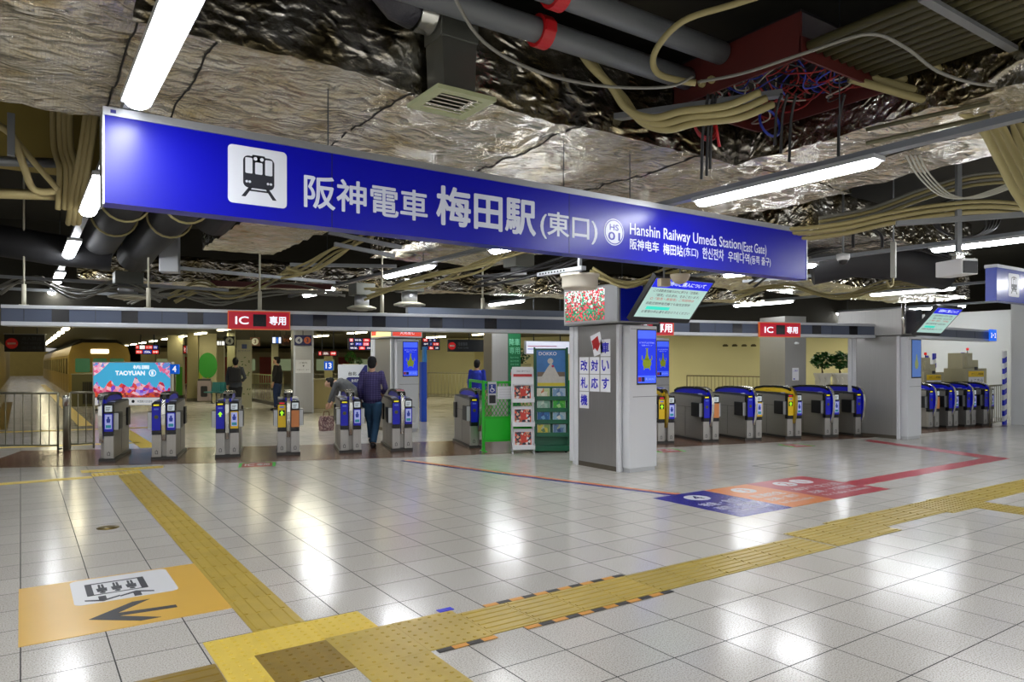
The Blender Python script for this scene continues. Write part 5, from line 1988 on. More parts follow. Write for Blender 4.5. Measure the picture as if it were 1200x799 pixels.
def person(label, loc, rz, P, shirt, trousers, shoe, extras=None, scale=1.0):
    """P: joints in metres, x right, y forward, z up"""
    t = thing('person', label, 'person', loc, rz)
    t.scale = (scale,) * 3
    V3 = lambda k: Vector(P[k])
    b, sh, tr = MB(), MB(), MB()
    hd = V3('head')
    nk, ch, pv = V3('neck'), V3('chest'), V3('pelvis')
    up = (hd - nk).normalized()
    # torso, neck, head
    for mbx, g in ((b, 0), (sh, .018)):
        mid = (ch + pv) / 2
        for c, r in ((ch + (nk - ch) * .35, (.165 + g, .10 + g, .13 + g)), (ch * .55 + pv * .45, (.145 + g, .095 + g, .17 + g)), (pv + (ch - pv) * .12, (.16 + g, .115 + g, .14 + g))):
            mbx.ell(c, r, 16)
        mbx.tube([pv, mid, ch, ch + (nk - ch) * .7], [.14 + g, .138 + g, .14 + g, .10 + g], 14, sx=1.0)
    b.tube([ch, nk, hd - up * .05], [.075, .055, .055], 12)
    b.ell(hd, (.076, .092, .112), 18)
    b.ell(hd + Vector((0, .085, -.05)), (.045, .03, .05), 10)
    b.ell(hd + Vector((0, .098, -.01)), (.014, .02, .022), 8)        # nose
    for s in (-1, 1):
        b.ell(hd + Vector((s * .078, -.005, -.015)), (.012, .022, .032), 8)
    for s, k in ((-1, 'l'), (1, 'r')):
        sd, el, wr = V3('sh_' + k), V3('el_' + k), V3('wr_' + k)
        b.tube([sd, el, wr], [.048, .038, .026], 10)
        b.ell(sd, .055, 10)
        b.ell(el, .038, 8)
        dr = (wr - el).normalized()
        pc = wr + dr * .055
        sidev = Vector((0, 1, 0)) if abs(dr.y) < .8 else Vector((0, 0, 1))
        sidev = (sidev - dr * sidev.dot(dr)).normalized()
        nrm = dr.cross(sidev)
        b.tube([wr, pc, wr + dr * .095], [.024, .036, .034], 8)
        for i, L_ in enumerate((.07, .08, .075, .058)):
            f0 = wr + dr * .092 + sidev * (.027 - i * .018)
            b.tube([f0, f0 + dr * L_ * .5 + nrm * .008, f0 + dr * L_ * .9 + nrm * .026], [.0105, .010, .008], 6)
        f0 = wr + dr * .03 + sidev * .03
        b.tube([f0, f0 + sidev * .025 + dr * .03, f0 + sidev * .032 + dr * .06], [.012, .011, .009], 6)
        sleeve = sd + (el - sd)
        sh.tube([sd, el, el + (wr - el) * P.get('sleeve', .92)], [.056, .05, .04], 10)
        sh.ell(sd, .059, 10)
        sh.ell(el, .05, 8)
        hp, kn, an = V3('hip_' + k), V3('kn_' + k), V3('an_' + k)
        b.tube([hp, kn, an], [.08, .055, .038], 10)
        tr.tube([hp, hp.lerp(kn, .5), kn, kn.lerp(an, .5), an + (kn - an) * .06], [.10, .092, .072, .064, .062], 12)
        tr.ell(kn, .072, 8)
        ft = Vector(P.get('toe_' + k, (an.x, an.y + .17, max(0.03, an.z - .05))))
        b.tube([an, an + Vector((0, 0, -.04)), ft], [.036, .036, .028], 8)
    tr.ell(pv + Vector((0, 0, -.02)), (.165, .115, .12), 14)
    tr.tube([pv, pv + (ch - pv) * .25], [.14, .135], 12)
    mesh_part('body', remesh(b, .0085), SKIN, t)
    mesh_part('shirt', remesh(sh, .013), shirt, t)
    mesh_part('trousers', remesh(tr, .013), trousers, t)
    for k in 'lr':
        an = V3('an_' + k)
        ft = Vector(P.get('toe_' + k, (an.x, an.y + .17, max(0.03, an.z - .05))))
        s_ = MB().tube([an + Vector((0, -.05, -.05)), an + Vector((0, 0, -.045)), an.lerp(ft, .6) + Vector((0, 0, -.01)), ft], [.035, .05, .046, .034], 10)
        s_.ell(an + Vector((0, -.02, -.02)), (.05, .06, .05), 10)
        mesh_part('shoe', remesh(s_, .01), shoe, t)
    h = MB()
    h.ell(hd + Vector((0, -.018, .02)), (.085, .098, .105), 16)
    h.ell(hd + Vector((0, -.045, -.025)), (.078, .068, .085), 14)
    h.ell(hd + Vector((0, .045, .075)), (.066, .05, .04), 12)
    hm_ = MB()
    mesh_part('hair', remesh(h, .012), HAIR, t)
    for s in (-1, 1):
        MB().ell(hd + Vector((s * .03, .083, .008)), (.010, .008, .006), 8).build('eye', BLACK, t)
    MB().ell(hd + Vector((0, .11, -.062)), (.02, .006, .005), 8).build('mouth', mat('lips', '8a4a44', .5), t)
    if extras:
        extras(t)
    return t


def plaid():
    m = bpy.data.materials.new('purple plaid cotton')
    m.use_nodes = True
    nt = m.node_tree
    b = nt.nodes['Principled BSDF']
    tc = nt.nodes.new('ShaderNodeTexCoord')
    w = nt.nodes.new('ShaderNodeTexWave')
    w.bands_direction = 'Z'
    w.inputs['Scale'].default_value = 9
    w.inputs['Distortion'].default_value = .6
    nt.links.new(tc.outputs['Object'], w.inputs[0])
    w2 = nt.nodes.new('ShaderNodeTexWave')
    w2.bands_direction = 'X'
    w2.inputs['Scale'].default_value = 7
    nt.links.new(tc.outputs['Object'], w2.inputs[0])
    c1 = ramp(nt, w.outputs['Fac'], [(.2, '2c2856'), (.8, '584f80')])
    c2 = ramp(nt, w2.outputs['Fac'], [(.2, 'b8b0d0'), (.8, 'ffffff')])
    mx = nt.nodes.new('ShaderNodeMix')
    mx.data_type = 'RGBA'
    mx.blend_type = 'MULTIPLY'
    mx.inputs[0].default_value = .7
    nt.links.new(c1, mx.inputs[6])
    nt.links.new(c2, mx.inputs[7])
    nt.links.new(mx.outputs[2], b.inputs['Base Color'])
    b.inputs['Roughness'].default_value = .85
    return m


JEAN = mat('blue denim', '33587a', .85, var=.25, vscale=7)
STAND = dict(pelvis=(0, 0, .86), chest=(0, 0, 1.16), neck=(0, 0, 1.385), head=(0, .02, 1.53),
             sh_l=(-.165, 0, 1.335), el_l=(-.205, -.02, 1.08), wr_l=(-.21, .04, .86), sh_r=(.165, 0, 1.335), el_r=(.205, -.02, 1.08), wr_r=(.21, .05, .86),
             hip_l=(-.09, 0, .82), kn_l=(-.09, .02, .46), an_l=(-.095, 0, .085), hip_r=(.09, 0, .82), kn_r=(.09, .02, .46), an_r=(.095, 0, .085))
walk = dict(STAND)
walk.update(el_l=(-.215, -.05, 1.08), wr_l=(-.215, .06, .86), el_r=(.25, -.05, 1.08), wr_r=(.17, .15, .98),
            kn_l=(-.06, .14, .47), an_l=(-.03, .10, .16), toe_l=(-.03, .26, .07), kn_r=(.07, .02, .46), an_r=(.03, -.07, .085), toe_r=(.03, .10, .03))
mp = G(436, 525)
person('man in a purple plaid shirt and jeans walking away through the gates', (mp.x, mp.y, 0), -YAW, walk, plaid(), JEAN, mat('dark shoe', '1c1c20', .5), None, 1.0)


def backpack(t):
    b = MB().bbox(-.15, .15, -.30, -.10, .95, 1.36, .05)
    b.build('backpack', mat('black backpack', '15151a', .7), t)
    b = MB()
    for s in (-1, 1):
        b.tube([(s * .1, -.14, 1.33), (s * .11, .02, 1.40), (s * .11, .125, 1.25), (s * .13, .02, 1.0), (s * .12, -.13, .98)], .018, 6)
    b.build('backpack_strap', mat('black backpack'), t)


q = gp(276, 20.6)
person('person with a black backpack and dark clothes walking away left of the steel column', (q.x, q.y, 0), -.3, walk, mat('grey jacket', '3a3f48', .8), mat('black trousers', '14151a', .8), mat('dark shoe'), backpack, 1.02)
q = gp(325, 23.0)
person('person in a black top and jeans half hidden behind the steel column', (q.x, q.y, 0), .9, STAND, mat('black top', '121216', .8), mat('navy jeans', '22345e', .85), mat('dark shoe'), None, 1.05)
stoop = dict(STAND)
stoop.update(pelvis=(0, -.08, .82), chest=(0, .16, 1.02), neck=(0, .34, 1.08), head=(0, .47, 1.08), sh_l=(-.17, .30, 1.06), el_l=(-.2, .38, .82), wr_l=(-.16, .46, .62),
             sh_r=(.17, .30, 1.06), el_r=(.2, .36, .82), wr_r=(.18, .46, .62), hip_l=(-.09, -.08, .79), hip_r=(.09, -.08, .79), kn_l=(-.1, .0, .44), an_l=(-.1, -.06, .085), kn_r=(.1, .02, .44), an_r=(.1, -.06, .085))
q = gp(411, 16.3)
person('stooping dark-haired person in grey beside the patterned bag', (q.x, q.y, 0), 1.0, stoop, mat('grey top', '5c5e60', .85), mat('grey trousers', '55564f', .85), mat('dark shoe'), None, 1.0)
q = gp(382.5, 16.2)
t = thing('handbag', 'pink and grey patterned bag standing on the floor beside the stooping person', 'bag', q, .2)
b = MB()
b.prism([(-.14, 0), (.14, 0), (.16, .18), (.13, .33), (-.13, .33), (-.16, .18)], 'y', -.08, .08)
b.build('bag_body', speckle_material('patterned fabric', ['8a6a6a', 'b89a94', '6a4a50', 'c8b4aa'], 40, 0, .8), t)
MB().tube([(-.08, 0, .32), (-.06, 0, .43), (.06, 0, .43), (.08, 0, .32)], .01, 6).build('bag_handle', mat('brown bag strap', '6a4a3c', .7), t)
q = gp(559, 18.0)
person('dark-haired person in a bright blue shirt behind the green mesh fence', (q.x, q.y, 0), -.8, STAND, mat('bright blue shirt', '1c2fa8', .8), mat('dark trousers', '22222a', .8), mat('dark shoe'), None, .98)

# ================================================================ the open ceiling
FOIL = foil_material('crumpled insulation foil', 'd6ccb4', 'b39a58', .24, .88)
FOILD = foil_material('plain shaded duct foil', '8f8468', '6f6036', .2, 1.0, False, .6)  # darker copy for duct sides: their shade is put into the colour


def crumple(p, amp):
    q = p * 1.6
    n = noise.noise_vector(q) * .55
    k = 1 - abs(noise.noise(Vector((p.x * 1.1, p.y * 4.0, p.z * 3))))
    k2 = 1 - abs(noise.noise(Vector((p.x * 5, p.y * 3.0, p.z * 5)) + Vector((7, 3, 1))))
    return Vector((n.x * .5, n.y * .5, n.z - .55 * k * k - .35 * k2 * k2)) * amp


def foil_box(label, x0, x1, y0, y1, z0, z1, loc=(0, 0, 0), rz=0.0, amp=.07, step=.075, seams=()):
    t = thing('insulated_duct', label, 'duct', loc, rz)

    def grid(mb, o, a, c):
        a, c, o = Vector(a), Vector(c), Vector(o)
        na, nc = max(2, int(a.length / step)), max(2, int(c.length / step))
        vs = [o + a * (i / na) + c * (j / nc) for j in range(nc + 1) for i in range(na + 1)]
        vs = [v + crumple(v + Vector(loc), amp) for v in vs]
        fs = [(j * (na + 1) + i, j * (na + 1) + i + 1, (j + 1) * (na + 1) + i + 1, (j + 1) * (na + 1) + i) for j in range(nc) for i in range(na)]
        mb.add(vs, fs, True)
    dx, dy, dz = (x1 - x0, 0, 0), (0, y1 - y0, 0), (0, 0, z1 - z0)
    b = MB()
    grid(b, (x0, y0, z0), dx, dy)
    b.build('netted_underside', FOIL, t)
    b = MB()
    grid(b, (x0, y0, z0), dx, dz)
    grid(b, (x0, y1, z0), dx, dz)
    grid(b, (x0, y0, z0), dy, dz)
    grid(b, (x1, y0, z0), dy, dz)
    grid(b, (x0, y0, z1), dx, dy)
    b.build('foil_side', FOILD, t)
    if seams:
        for s in seams:
            b = MB()
            pts = [Vector((s, y0 + (y1 - y0) * i / 20, z0)) for i in range(21)]
            b.tube([p + crumple(p + Vector(loc), amp) - Vector((0, 0, .004)) for p in pts], .007, 5)
            b.build('stitched_seam', mat('dark seam thread', '1c1a16', .8), t)
    return t


foil_box('long foil wrapped duct under netting crossing above the blue station sign', -4.5, 8.0, 4.68, 6.67, 3.55, 4.35, seams=(.56, 1.0, 2.35, 3.9, 5.4))
foil_box('foil wrapped duct piece above the first lamp at the upper left', -4.5, .52, 3.55, 4.66, 3.53, 4.2, amp=.09, seams=(-1.0,))
foil_box('foil wrapped duct branch above the second lamp row near the red wire box', 5.9, 7.75, 2.0, 4.66, 3.55, 4.15, seams=(6.8,))
foil_box('foil wrapped box duct seen below the pictogram of the blue sign', 2.15, 3.15, 6.95, 11.0, 3.2, 3.75, seams=())
foil_box('foil wrapped box duct seen below the middle of the blue sign', 4.7, 6.9, 7.2, 11.0, 3.3, 3.8, seams=(5.8,))
foil_box('low foil wrapped duct running behind the header beam on the left', 0, 15, 0, .9, 3.12, 3.6, (.85, 15.4, 0), A, .08)
foil_box('foil wrapped duct high above the right end of the blue sign', 8.6, 13.2, 5.6, 8.2, 3.4, 3.9, amp=.07, seams=(10.6,))
foil_box('foil wrapped duct above the right gates and lamps', 11.2, 20.2, 8.6, 10.6, 3.25, 3.9, amp=.08)

# air outlet with flexible hose
t = thing('air_outlet', 'square sheet metal air outlet with a pale grille, hanging before the foil duct', 'air outlet', (2.55, 4.50, 3.38))
SHEET = mat('dull sheet metal', '5a5b54', .45, .6)
MB().bbox(-.15, .15, -.13, .13, .42, .74, .008).build('plenum_box', SHEET, t)
b = MB()
b.add([(-.14, -.12, .42), (.14, -.12, .42), (.14, .12, .42), (-.14, .12, .42), (-.125, -.125, .10), (.125, -.125, .10), (.125, .125, .10), (-.125, .125, .10)], [(0, 1, 5, 4), (1, 2, 6, 5), (2, 3, 7, 6), (3, 0, 4, 7), (0, 3, 2, 1), (4, 5, 6, 7)])
b.box(-.125, .125, -.125, .125, .03, .10)
b.build('neck', mat('zinc neck', '73736c', .35, .8), t)
b = MB()
for q in ((-.235, -.235, .235, -.165), (-.235, .165, .235, .235), (-.235, -.165, -.165, .165), (.165, -.165, .235, .165)):
    b.box(q[0], q[2], q[1], q[3], 0, .03)
b.build('grille_frame', mat('pale green grille paint', 'a8ad84', .5), t)
b = MB()
for i in range(5):
    y = -.13 + i * .065
    b.prism([(y, .005), (y + .05, .028), (y + .055, .024), (y + .005, .001)], 'x', -.165, .165)
b.build('louvre', mat('pale louvre', 'c0bcac', .5), t)
b = MB()
pr = []
for i in range(14):
    pr.append((.135 + (.006 if i % 2 else 0), i * .01))
for i in range(len(pr) - 1):
    b.tube([(-.16 - pr[i][1], 0, .60), (-.16 - pr[i + 1][1], 0, .60)], [pr[i][0], pr[i + 1][0]], 18, caps=False)
b.build('foil_collar', SILVER, t)
hose = [(-.29, 0, .60), (-.40, -.01, .62), (-.55, -.05, .72), (-.72, -.12, .90), (-.85, -.2, 1.15)]
MB().tube(hose, [.135, .145, .15, .15, .15], 18).build('flexible_hose', mat('dark flexible hose', '35353c', .45, bump=.6, bscale=30), t)
# second hose at the top edge
b = MB().tube([(.75, 3.9, 4.05), (1.3, 3.7, 4.02), (1.8, 3.62, 4.1), (2.2, 3.55, 4.3)], .16, 18)
solo('flexible_hose', b, mat('dark flexible hose'), 'dark bulging air hose at the top edge right of the first lamp', 'hose')
# grey pipes with red couplings
PIPE = mat('grey coated pipe', '5f6264', .5, .1, var=.1)
for i, (y, z, l) in enumerate(((4.18, 3.93, 'grey water pipe with a red coupling, the one nearer the foil duct'), (3.82, 4.02, 'grey water pipe with a red coupling, the one nearer the top edge'))):
    t = thing('water_pipe', l, 'pipe', (0, y, z))
    MB().cyl((1.2, 0, 0), (4.66, 0, 0), .088, 18).build('pipe', PIPE, t)
    x = (3.12, 2.98)[i]
    b = MB()
    for k in range(24):
        a0, a1 = 2 * math.pi * k / 24, 2 * math.pi * (k + 1) / 24
        b.add([(x + e_, r * math.cos(a), r * math.sin(a)) for e_ in (-.05, .05) for r in (.09, .115) for a in (a0, a1)], [(0, 1, 3, 2), (4, 6, 7, 5), (0, 2, 6, 4), (1, 5, 7, 3), (2, 3, 7, 6), (0, 4, 5, 1)])
    for s in (-1, 1):
        b.box(x - .045, x + .045, s * .10 - .025, s * .10 + .025, -.035, .035)
    b.build('red_coupling', RED, t)
# red steel box full of wires
RB = mat('dark red steel paint', '4c130d', .55, var=.15)
t = thing('red_wire_box', 'open bottomed dark red steel box full of coloured wires at the upper right', 'cable box', (4.67, 3.12, 3.74))
b = MB()
b.box(0, .02, 0, 1.24, 0, .34)
b.box(0, 1.18, -.01, .01, 0, .16)
b.box(1.16, 1.18, 0, 1.24, 0, .16)
b.box(0, 1.18, 1.22, 1.24, 0, .16)
b.build('red_frame', RB, t)
MB().box(0, 1.18, 0, 1.24, .34, .36).build('box_lid', BLACK, t)
for y in (.90, .80):
    b = MB()
    b.cyl((-.03, y, .10), (.04, y, .10), .03, 12)
    b.cyl((-.05, y, .10), (.0, y, .10), .018, 10)
    b.build('cable_gland', CREAM, t)
b = MB().box(.1, .16, -.1, 1.5, -.03, .0)
solo('cable_channel', MB().prism([(0, 0), (.08, 0), (.08, .05), (0, .05)], 'y', 0, 1.5), GREYP, 'grey metal channel passing under the red wire box', 'channel', None, (5.0, 3.5, 3.66), .55)
WC = [mat('red wire', '8c1414', .4), mat('blue wire', '162c9a', .4), mat('white wire', 'a09c90', .4), mat('black wire', '16161a', .4)]
WN = ('red', 'blue', 'white', 'black')
rg = random.Random(11)
for i in range(54):
    k = (0, 0, 1, 2, 0, 3)[i % 6]
    x, y = 4.8 + rg.uniform(0, .95), 3.25 + rg.uniform(0, .95)
    a = rg.uniform(0, 6.28)
    dx, dy = math.cos(a) * rg.uniform(.15, .35), math.sin(a) * rg.uniform(.15, .35)
    z = 3.82 + rg.uniform(-.02, .12)
    ph = rg.uniform(0, 6.28)
    pts = []
    for j in range(22):
        u = j / 21 - .5
        wx = .05 * math.sin(u * 9 + ph)
        pts.append((min(5.8, max(4.72, x + dx * 2 * u - dy * wx * 4)), min(4.3, max(3.16, y + dy * 2 * u + dx * wx * 4)), z + .35 * u * u - .07 * math.cos(u * 3)))
    solo('wire', MB().tube(pts, .0065, 6), WC[k], '%s wire curling inside the red steel box' % WN[k], 'wire', '%s wires in the red box' % WN[k])
for i, (x, y, k) in enumerate(((4.95, 4.25, 0), (5.0, 4.3, 0), (5.35, 3.9, 1))):
    pts = [(x + .14 * math.cos(a) + .02 * i, y + .02 * math.sin(a), 3.62 + .12 * math.sin(a)) for a in [j * 2 * math.pi / 16 for j in range(16)]]
    solo('wire_loop', MB().tube(pts, .012, 6, closed=True), WC[k], ('first red wire loop hanging under the red box', 'second red wire loop hanging under the red box', 'blue wire loop hanging under the red box')[i], 'wire loop')
# parallel conduits from the red box
CON = mat('olive grey conduit', '4a4628', .5, .2)
for i in range(11):
    x = 4.74 + i * .105
    solo('conduit', MB().cyl((x, -.2, 3.86), (x, 3.10, 3.84), .034, 10), CON, 'olive conduit in the row of parallel conduits right of the red box', 'conduit', 'parallel conduits right of the red box')
solo('conduit_strap', MB().box(4.6, 5.95, 2.2, 2.26, 3.77, 3.80), GREYP, 'flat grey strap under the row of parallel conduits', 'strap')
solo('steel_angle', MB().prism([(0, 0), (.1, 0), (.1, .02), (.02, .02), (.02, .1), (0, .1)], 'y', 0, 2.4), mat('olive green steel', '5b6140', .6), 'olive green steel bar crossing the upper right corner', 'steel bar', None, (5.55, .9, 3.62), -.5)


def cable(pts, r, m, label, group=None, n=8, name='cable'):
    # smooth through the points
    P = [Vector(p) for p in pts]
    out = []
    for i in range(len(P) - 1):
        p0, p1, p2, p3 = P[max(i - 1, 0)], P[i], P[i + 1], P[min(i + 2, len(P) - 1)]
        for k in range(6):
            s = k / 6
            out.append(.5 * ((2 * p1) + (p2 - p0) * s + (2 * p0 - 5 * p1 + 4 * p2 - p3) * s * s + (3 * p1 - p0 - 3 * p2 + p3) * s ** 3))
    out.append(P[-1])
    return solo(name, MB().tube(out, r, n), m, label, 'cable', group)


GC = mat('grey cable', '77756c', .5)
BK = mat('black cable', '121214', .5)
cable([W(x, y, d) for x, y, d in ((520, -30, 4.2), (560, 42, 4.4), (620, 80, 4.6), (700, 100, 4.9), (780, 102, 5.2), (812, 90, 5.3))], .011, GC, 'thin grey cable sagging from the top edge to the red box')
cable([W(x, y, d) for x, y, d in ((818, 96, 5.3), (870, 86, 5.0), (950, 60, 4.6), (1018, 40, 4.4), (1060, 55, 4.6), (1100, 84, 4.9), (1150, 99, 5.2), (1200, 100, 5.4))], .011, GC, 'thin grey cable looping from the red box to the right')
cable([W(x, y, d) for x, y, d in ((940, -20, 5.0), (860, 5, 5.0), (800, 25, 5.1), (768, 60, 5.2), (770, 85, 5.3), (800, 95, 5.3), (815, 97, 5.3))], .024, CREAM, 'thick cream cable bent in an arc beside the red box')
for i in range(3):
    cable([W(x + i * 8, y + i * 7, 5.6 + i * .05) for x, y in ((668, 40), (690, 75), (715, 100), (735, 128), (765, 138), (800, 130), (850, 124), (890, 108))], .03, CREAM, 'thick cream cable curving under the grey pipes left of the red box', 'cream cables left of the red box')
for i in range(6):
    o = i * 13
    cable([W(x + o * .6, y - o * .5, 5.7 + i * .06) for x, y in ((995, 92), (1040, 105), (1085, 118), (1120, 128), (1150, 150), (1172, 190), (1190, 225), (1215, 262))], .032, CREAM, 'thick cream cable in the bundle bending down at the right edge', 'cream bundle at the right edge')
for i in range(4):
    o = i * 13
    cable([W(x + o, y - o * .3, 5.6) for x, y in ((1080, 60), (1110, 90), (1140, 108), (1180, 108), (1230, 95))], .032, CREAM, 'thick cream cable sweeping to the right above the lamp rail', 'cream cables sweeping right')
for k, y0 in enumerate((152, 168)):
    solo('support_bar', MB().tube([W(1015, y0, 5.9), W(1160, y0 - 32, 5.4)], .018, 8), mat('olive steel bar', '4e4a30', .6), ('upper olive bar above the second lamp', 'lower olive bar above the second lamp')[k], 'bar')
solo('grey_pipe', MB().tube([W(1005, 128, 6.2), W(1120, 98, 6.0)], .05, 12), PIPE, 'short grey pipe end right of the red wire box', 'pipe')
for i in range(5):
    cable([W(x, y + i * 3.2 + (i % 2) * 2, 8.2 + .05 * i) for x, y in ((800, 246), (860, 258), (920, 268), (985, 262), (1040, 250), (1100, 240), (1160, 236), (1230, 242))], .022, CREAM, 'cream cable in the long bundle behind the right end of the blue sign', 'long cream bundle')
for i in range(4):
    cable([W(x, y + i * 4, 8.5) for x, y in ((960, 256), (1020, 244), (1080, 222), (1140, 205), (1210, 200))], .02, CREAM if i % 2 else GC, 'cable in the rising bundle beside the white sensor box', 'rising bundle')
for i in range(4):
    cable([W(x + i * 5, y, 6.6) for x, y in ((1062, 182), (1075, 205), (1100, 228), (1130, 232), (1165, 222), (1205, 205))], .008, mat('pale thin cable', 'a8a79c', .5), 'pale thin cable hanging in a loop below the second lamp rail', 'pale hanging loops')
# hanging wires below the red box
for i, (px, py) in enumerate(((822, 190), (828, 186), (832, 178), (908, 150), (915, 160), (925, 170), (982, 165))):
    cable([W(px + 8, 110, 5.7), W(px + 2, (py + 110) / 2, 5.8), W(px, py + 20, 5.9)], .012, BK, 'black cable hanging straight down under the red wire box', 'black hanging cables')
solo('red_tag_cable', MB().tube([W(838, 140, 5.8), W(843, 172, 5.85)], .012, 6), RED, 'short red cable end hanging left under the red box', 'cable')
# more cables over the middle and left
rg = random.Random(8)
BUN = [('cream cables crossing below the middle of the blue sign', [(430, 345), (500, 330), (560, 312), (610, 290), (660, 285)], 10.5, CREAM), ('black cables dropping beside the flower screen', [(560, 330), (620, 322), (680, 300), (740, 285)], 10.2, BK),
       ('cream cables left above the header beam', [(200, 350), (235, 335), (270, 345), (310, 330), (345, 312)], 13.0, CREAM), ('grey cables above the red sign', [(150, 352), (200, 340), (260, 352), (330, 338), (400, 345)], 13.2, GC),
       ('cream cables below the pictogram', [(330, 320), (360, 312), (395, 296), (430, 276), (450, 262)], 10.0, CREAM), ('cream cables above the monitor', [(690, 318), (740, 330), (790, 318), (850, 305), (900, 310)], 9.8, CREAM),
       ('black cables right of the sign', [(880, 330), (940, 300), (1000, 285), (1060, 290), (1120, 300)], 11.5, BK), ('cream cables above the right gates', [(860, 345), (920, 338), (980, 345), (1050, 332), (1110, 330)], 14.5, CREAM),
       ('grey cables on the left above the lamps', [(0, 340), (40, 330), (90, 345), (140, 335), (190, 348)], 12.0, GC)]
for nm, pts, d, m in BUN:
    for i in range(5):
        cable([W(x + rg.uniform(-6, 6), y + rg.uniform(-7, 7), d + rg.uniform(-.2, .2)) for x, y in pts], .018, m, 'cable among the ' + nm, nm)
# conduits and fittings on the cream downstand wall
CC = mat('cream conduit', 'a8996a', .55)
for i, px in enumerate((62, 70, 76, 82)):
    cable([W(px, 120, 7.25), W(px + 1, 170, 7.25), W(px + 8, 200, 7.20), W(px + 6, 245, 7.38)], .028, CC, 'cream conduit running down the wall behind the foil duct', 'cream wall conduits')
for i, px in enumerate((98, 104, 110)):
    cable([W(px + 5, 120, 7.11), W(px - 4, 180, 7.11), W(px - 14, 235, 7.29), W(px - 18, 262, 7.74)], .028, CC, 'cream conduit slanting down beside the second lamp', 'slanting cream conduits')
cable([W(-5, 145, 6.84), W(15, 160, 6.84), W(28, 195, 6.93), W(40, 222, 7.02), W(66, 224, 7.11)], .035, CC, 'thick cream hose bending along the wall at the left edge')
cable([W(15, 160, 6.93), W(40, 190, 6.93), W(68, 222, 7.02)], .03, CC, 'straight slanting cream pipe at the left edge')
for i, (y0, h) in enumerate(((188, 6), (226, 5))):
    a, c = W(-20, y0, 6.95), W(66, y0 + 3, 7.4)
    solo('cable_channel', MB().tube([a, c], .05, 4), GREYP if i == 0 else CC, ('grey channel on the wall at the left edge', 'cream channel below the grey one at the left edge')[i], 'channel')
solo('junction_bracket', MB().bbox(-.03, .03, -.03, .03, -.2, .2, .005), GREYP, 'grey bracket holding the cream hose at the left edge', 'bracket', None, W(13, 158, 6.75))
# black insulated pipes
BP = mat('black pipe insulation', '1d1d20', .6)
for i, (x, y0, y1, z) in enumerate(((1.52, 7.4, 12.6, 3.30), (.96, 7.8, 12.6, 3.32), (2.0, 7.0, 9.4, 3.45))):
    t = thing('insulated_pipe', ('thick black insulated pipe with cream bands, nearest the box duct', 'thick black insulated pipe with cream bands, beside the first lamp row', 'dark pipe elbow right below the sign pictogram')[i], 'pipe', (x, y0, z))
    MB().tube([(0, 0, .35), (0, .4, .1), (0, y1 - y0 - .5, -.0), (-.05, y1 - y0, -.12)], .25, 20).build('insulation', BP, t)
    for y in (1.2, 2.3, y1 - y0 - .35):
        if y < y1 - y0:
            b = MB()
            b.tube([(.256 * math.cos(a), y, .256 * math.sin(a) + .03) for a in [k * 2 * math.pi / 20 for k in range(20)]], .014, 6, closed=True)
            b.build('cream_band', CREAM, t)
solo('insulated_pipe', MB().tube([W(950, 312, 12.5), W(1000, 302, 12.3), W(1060, 306, 12), W(1110, 318, 12)], .33, 20), BP, 'thick black insulated pipe behind the white sensor box', 'pipe')
solo('insulated_pipe', MB().tube([W(-40, 275, 9.8), W(60, 292, 10.2), W(130, 300, 10.6)], .22, 18), BP, 'black insulated pipe crossing behind the first lamp row', 'pipe')
solo('black_hose', MB().tube([W(1172, 150, 5.9), W(1180, 190, 6), W(1215, 240, 6)], .07, 12), BP, 'black hose dropping at the right edge beside the cream bundle', 'hose')
# strut channels
CH = [((-30, 322, 11.5), (268, 340, 13), 'long grey channel crossing above the header beam at the left'), ((198, 313, 10.8), (392, 331, 13), 'grey channel slanting from the vent stub to the second lamp row'),
      ((-30, 336, 12.4), (200, 348, 13.4), 'lower grey channel above the header beam at the left'), ((385, 272, 9.5), (470, 290, 10.0), 'grey channel of the rack below the sign lettering, upper'), ((392, 286, 9.8), (462, 300, 10.3), 'grey channel of the rack below the sign lettering, middle'), ((340, 310, 11), (465, 312, 11.3), 'grey channel of the rack below the sign lettering, lower'),
      ((870, 330, 13), (1010, 318, 12.5), 'grey channel behind the right end of the blue sign'), ((1050, 262, 7.4), (1215, 250, 7), 'grey channel behind the white sensor box')]
for a, c, l in CH:
    p, q = W(*a), W(*c)
    e = q - p
    b = MB().box(0, e.length, -.03, .03, -.025, .025)
    o = solo('strut_channel', b, GREYP, l, 'channel', None, p)
    o.rotation_euler = (0, -math.asin(e.z / e.length), math.atan2(e.y, e.x))
solo('vent_stub', MB().bbox(-.13, .13, -.13, .13, -.25, .35, .01), ALU, 'square zinc vent stub above the header beam below the sign', 'vent', None, W(199, 300, 10.8), A)
solo('red_beam', MB().box(0, 2.2, -.06, .06, -.05, .05), RB, 'dark red steel bar above the first red lane sign', 'steel bar', None, W(247, 332, 13.5), A)
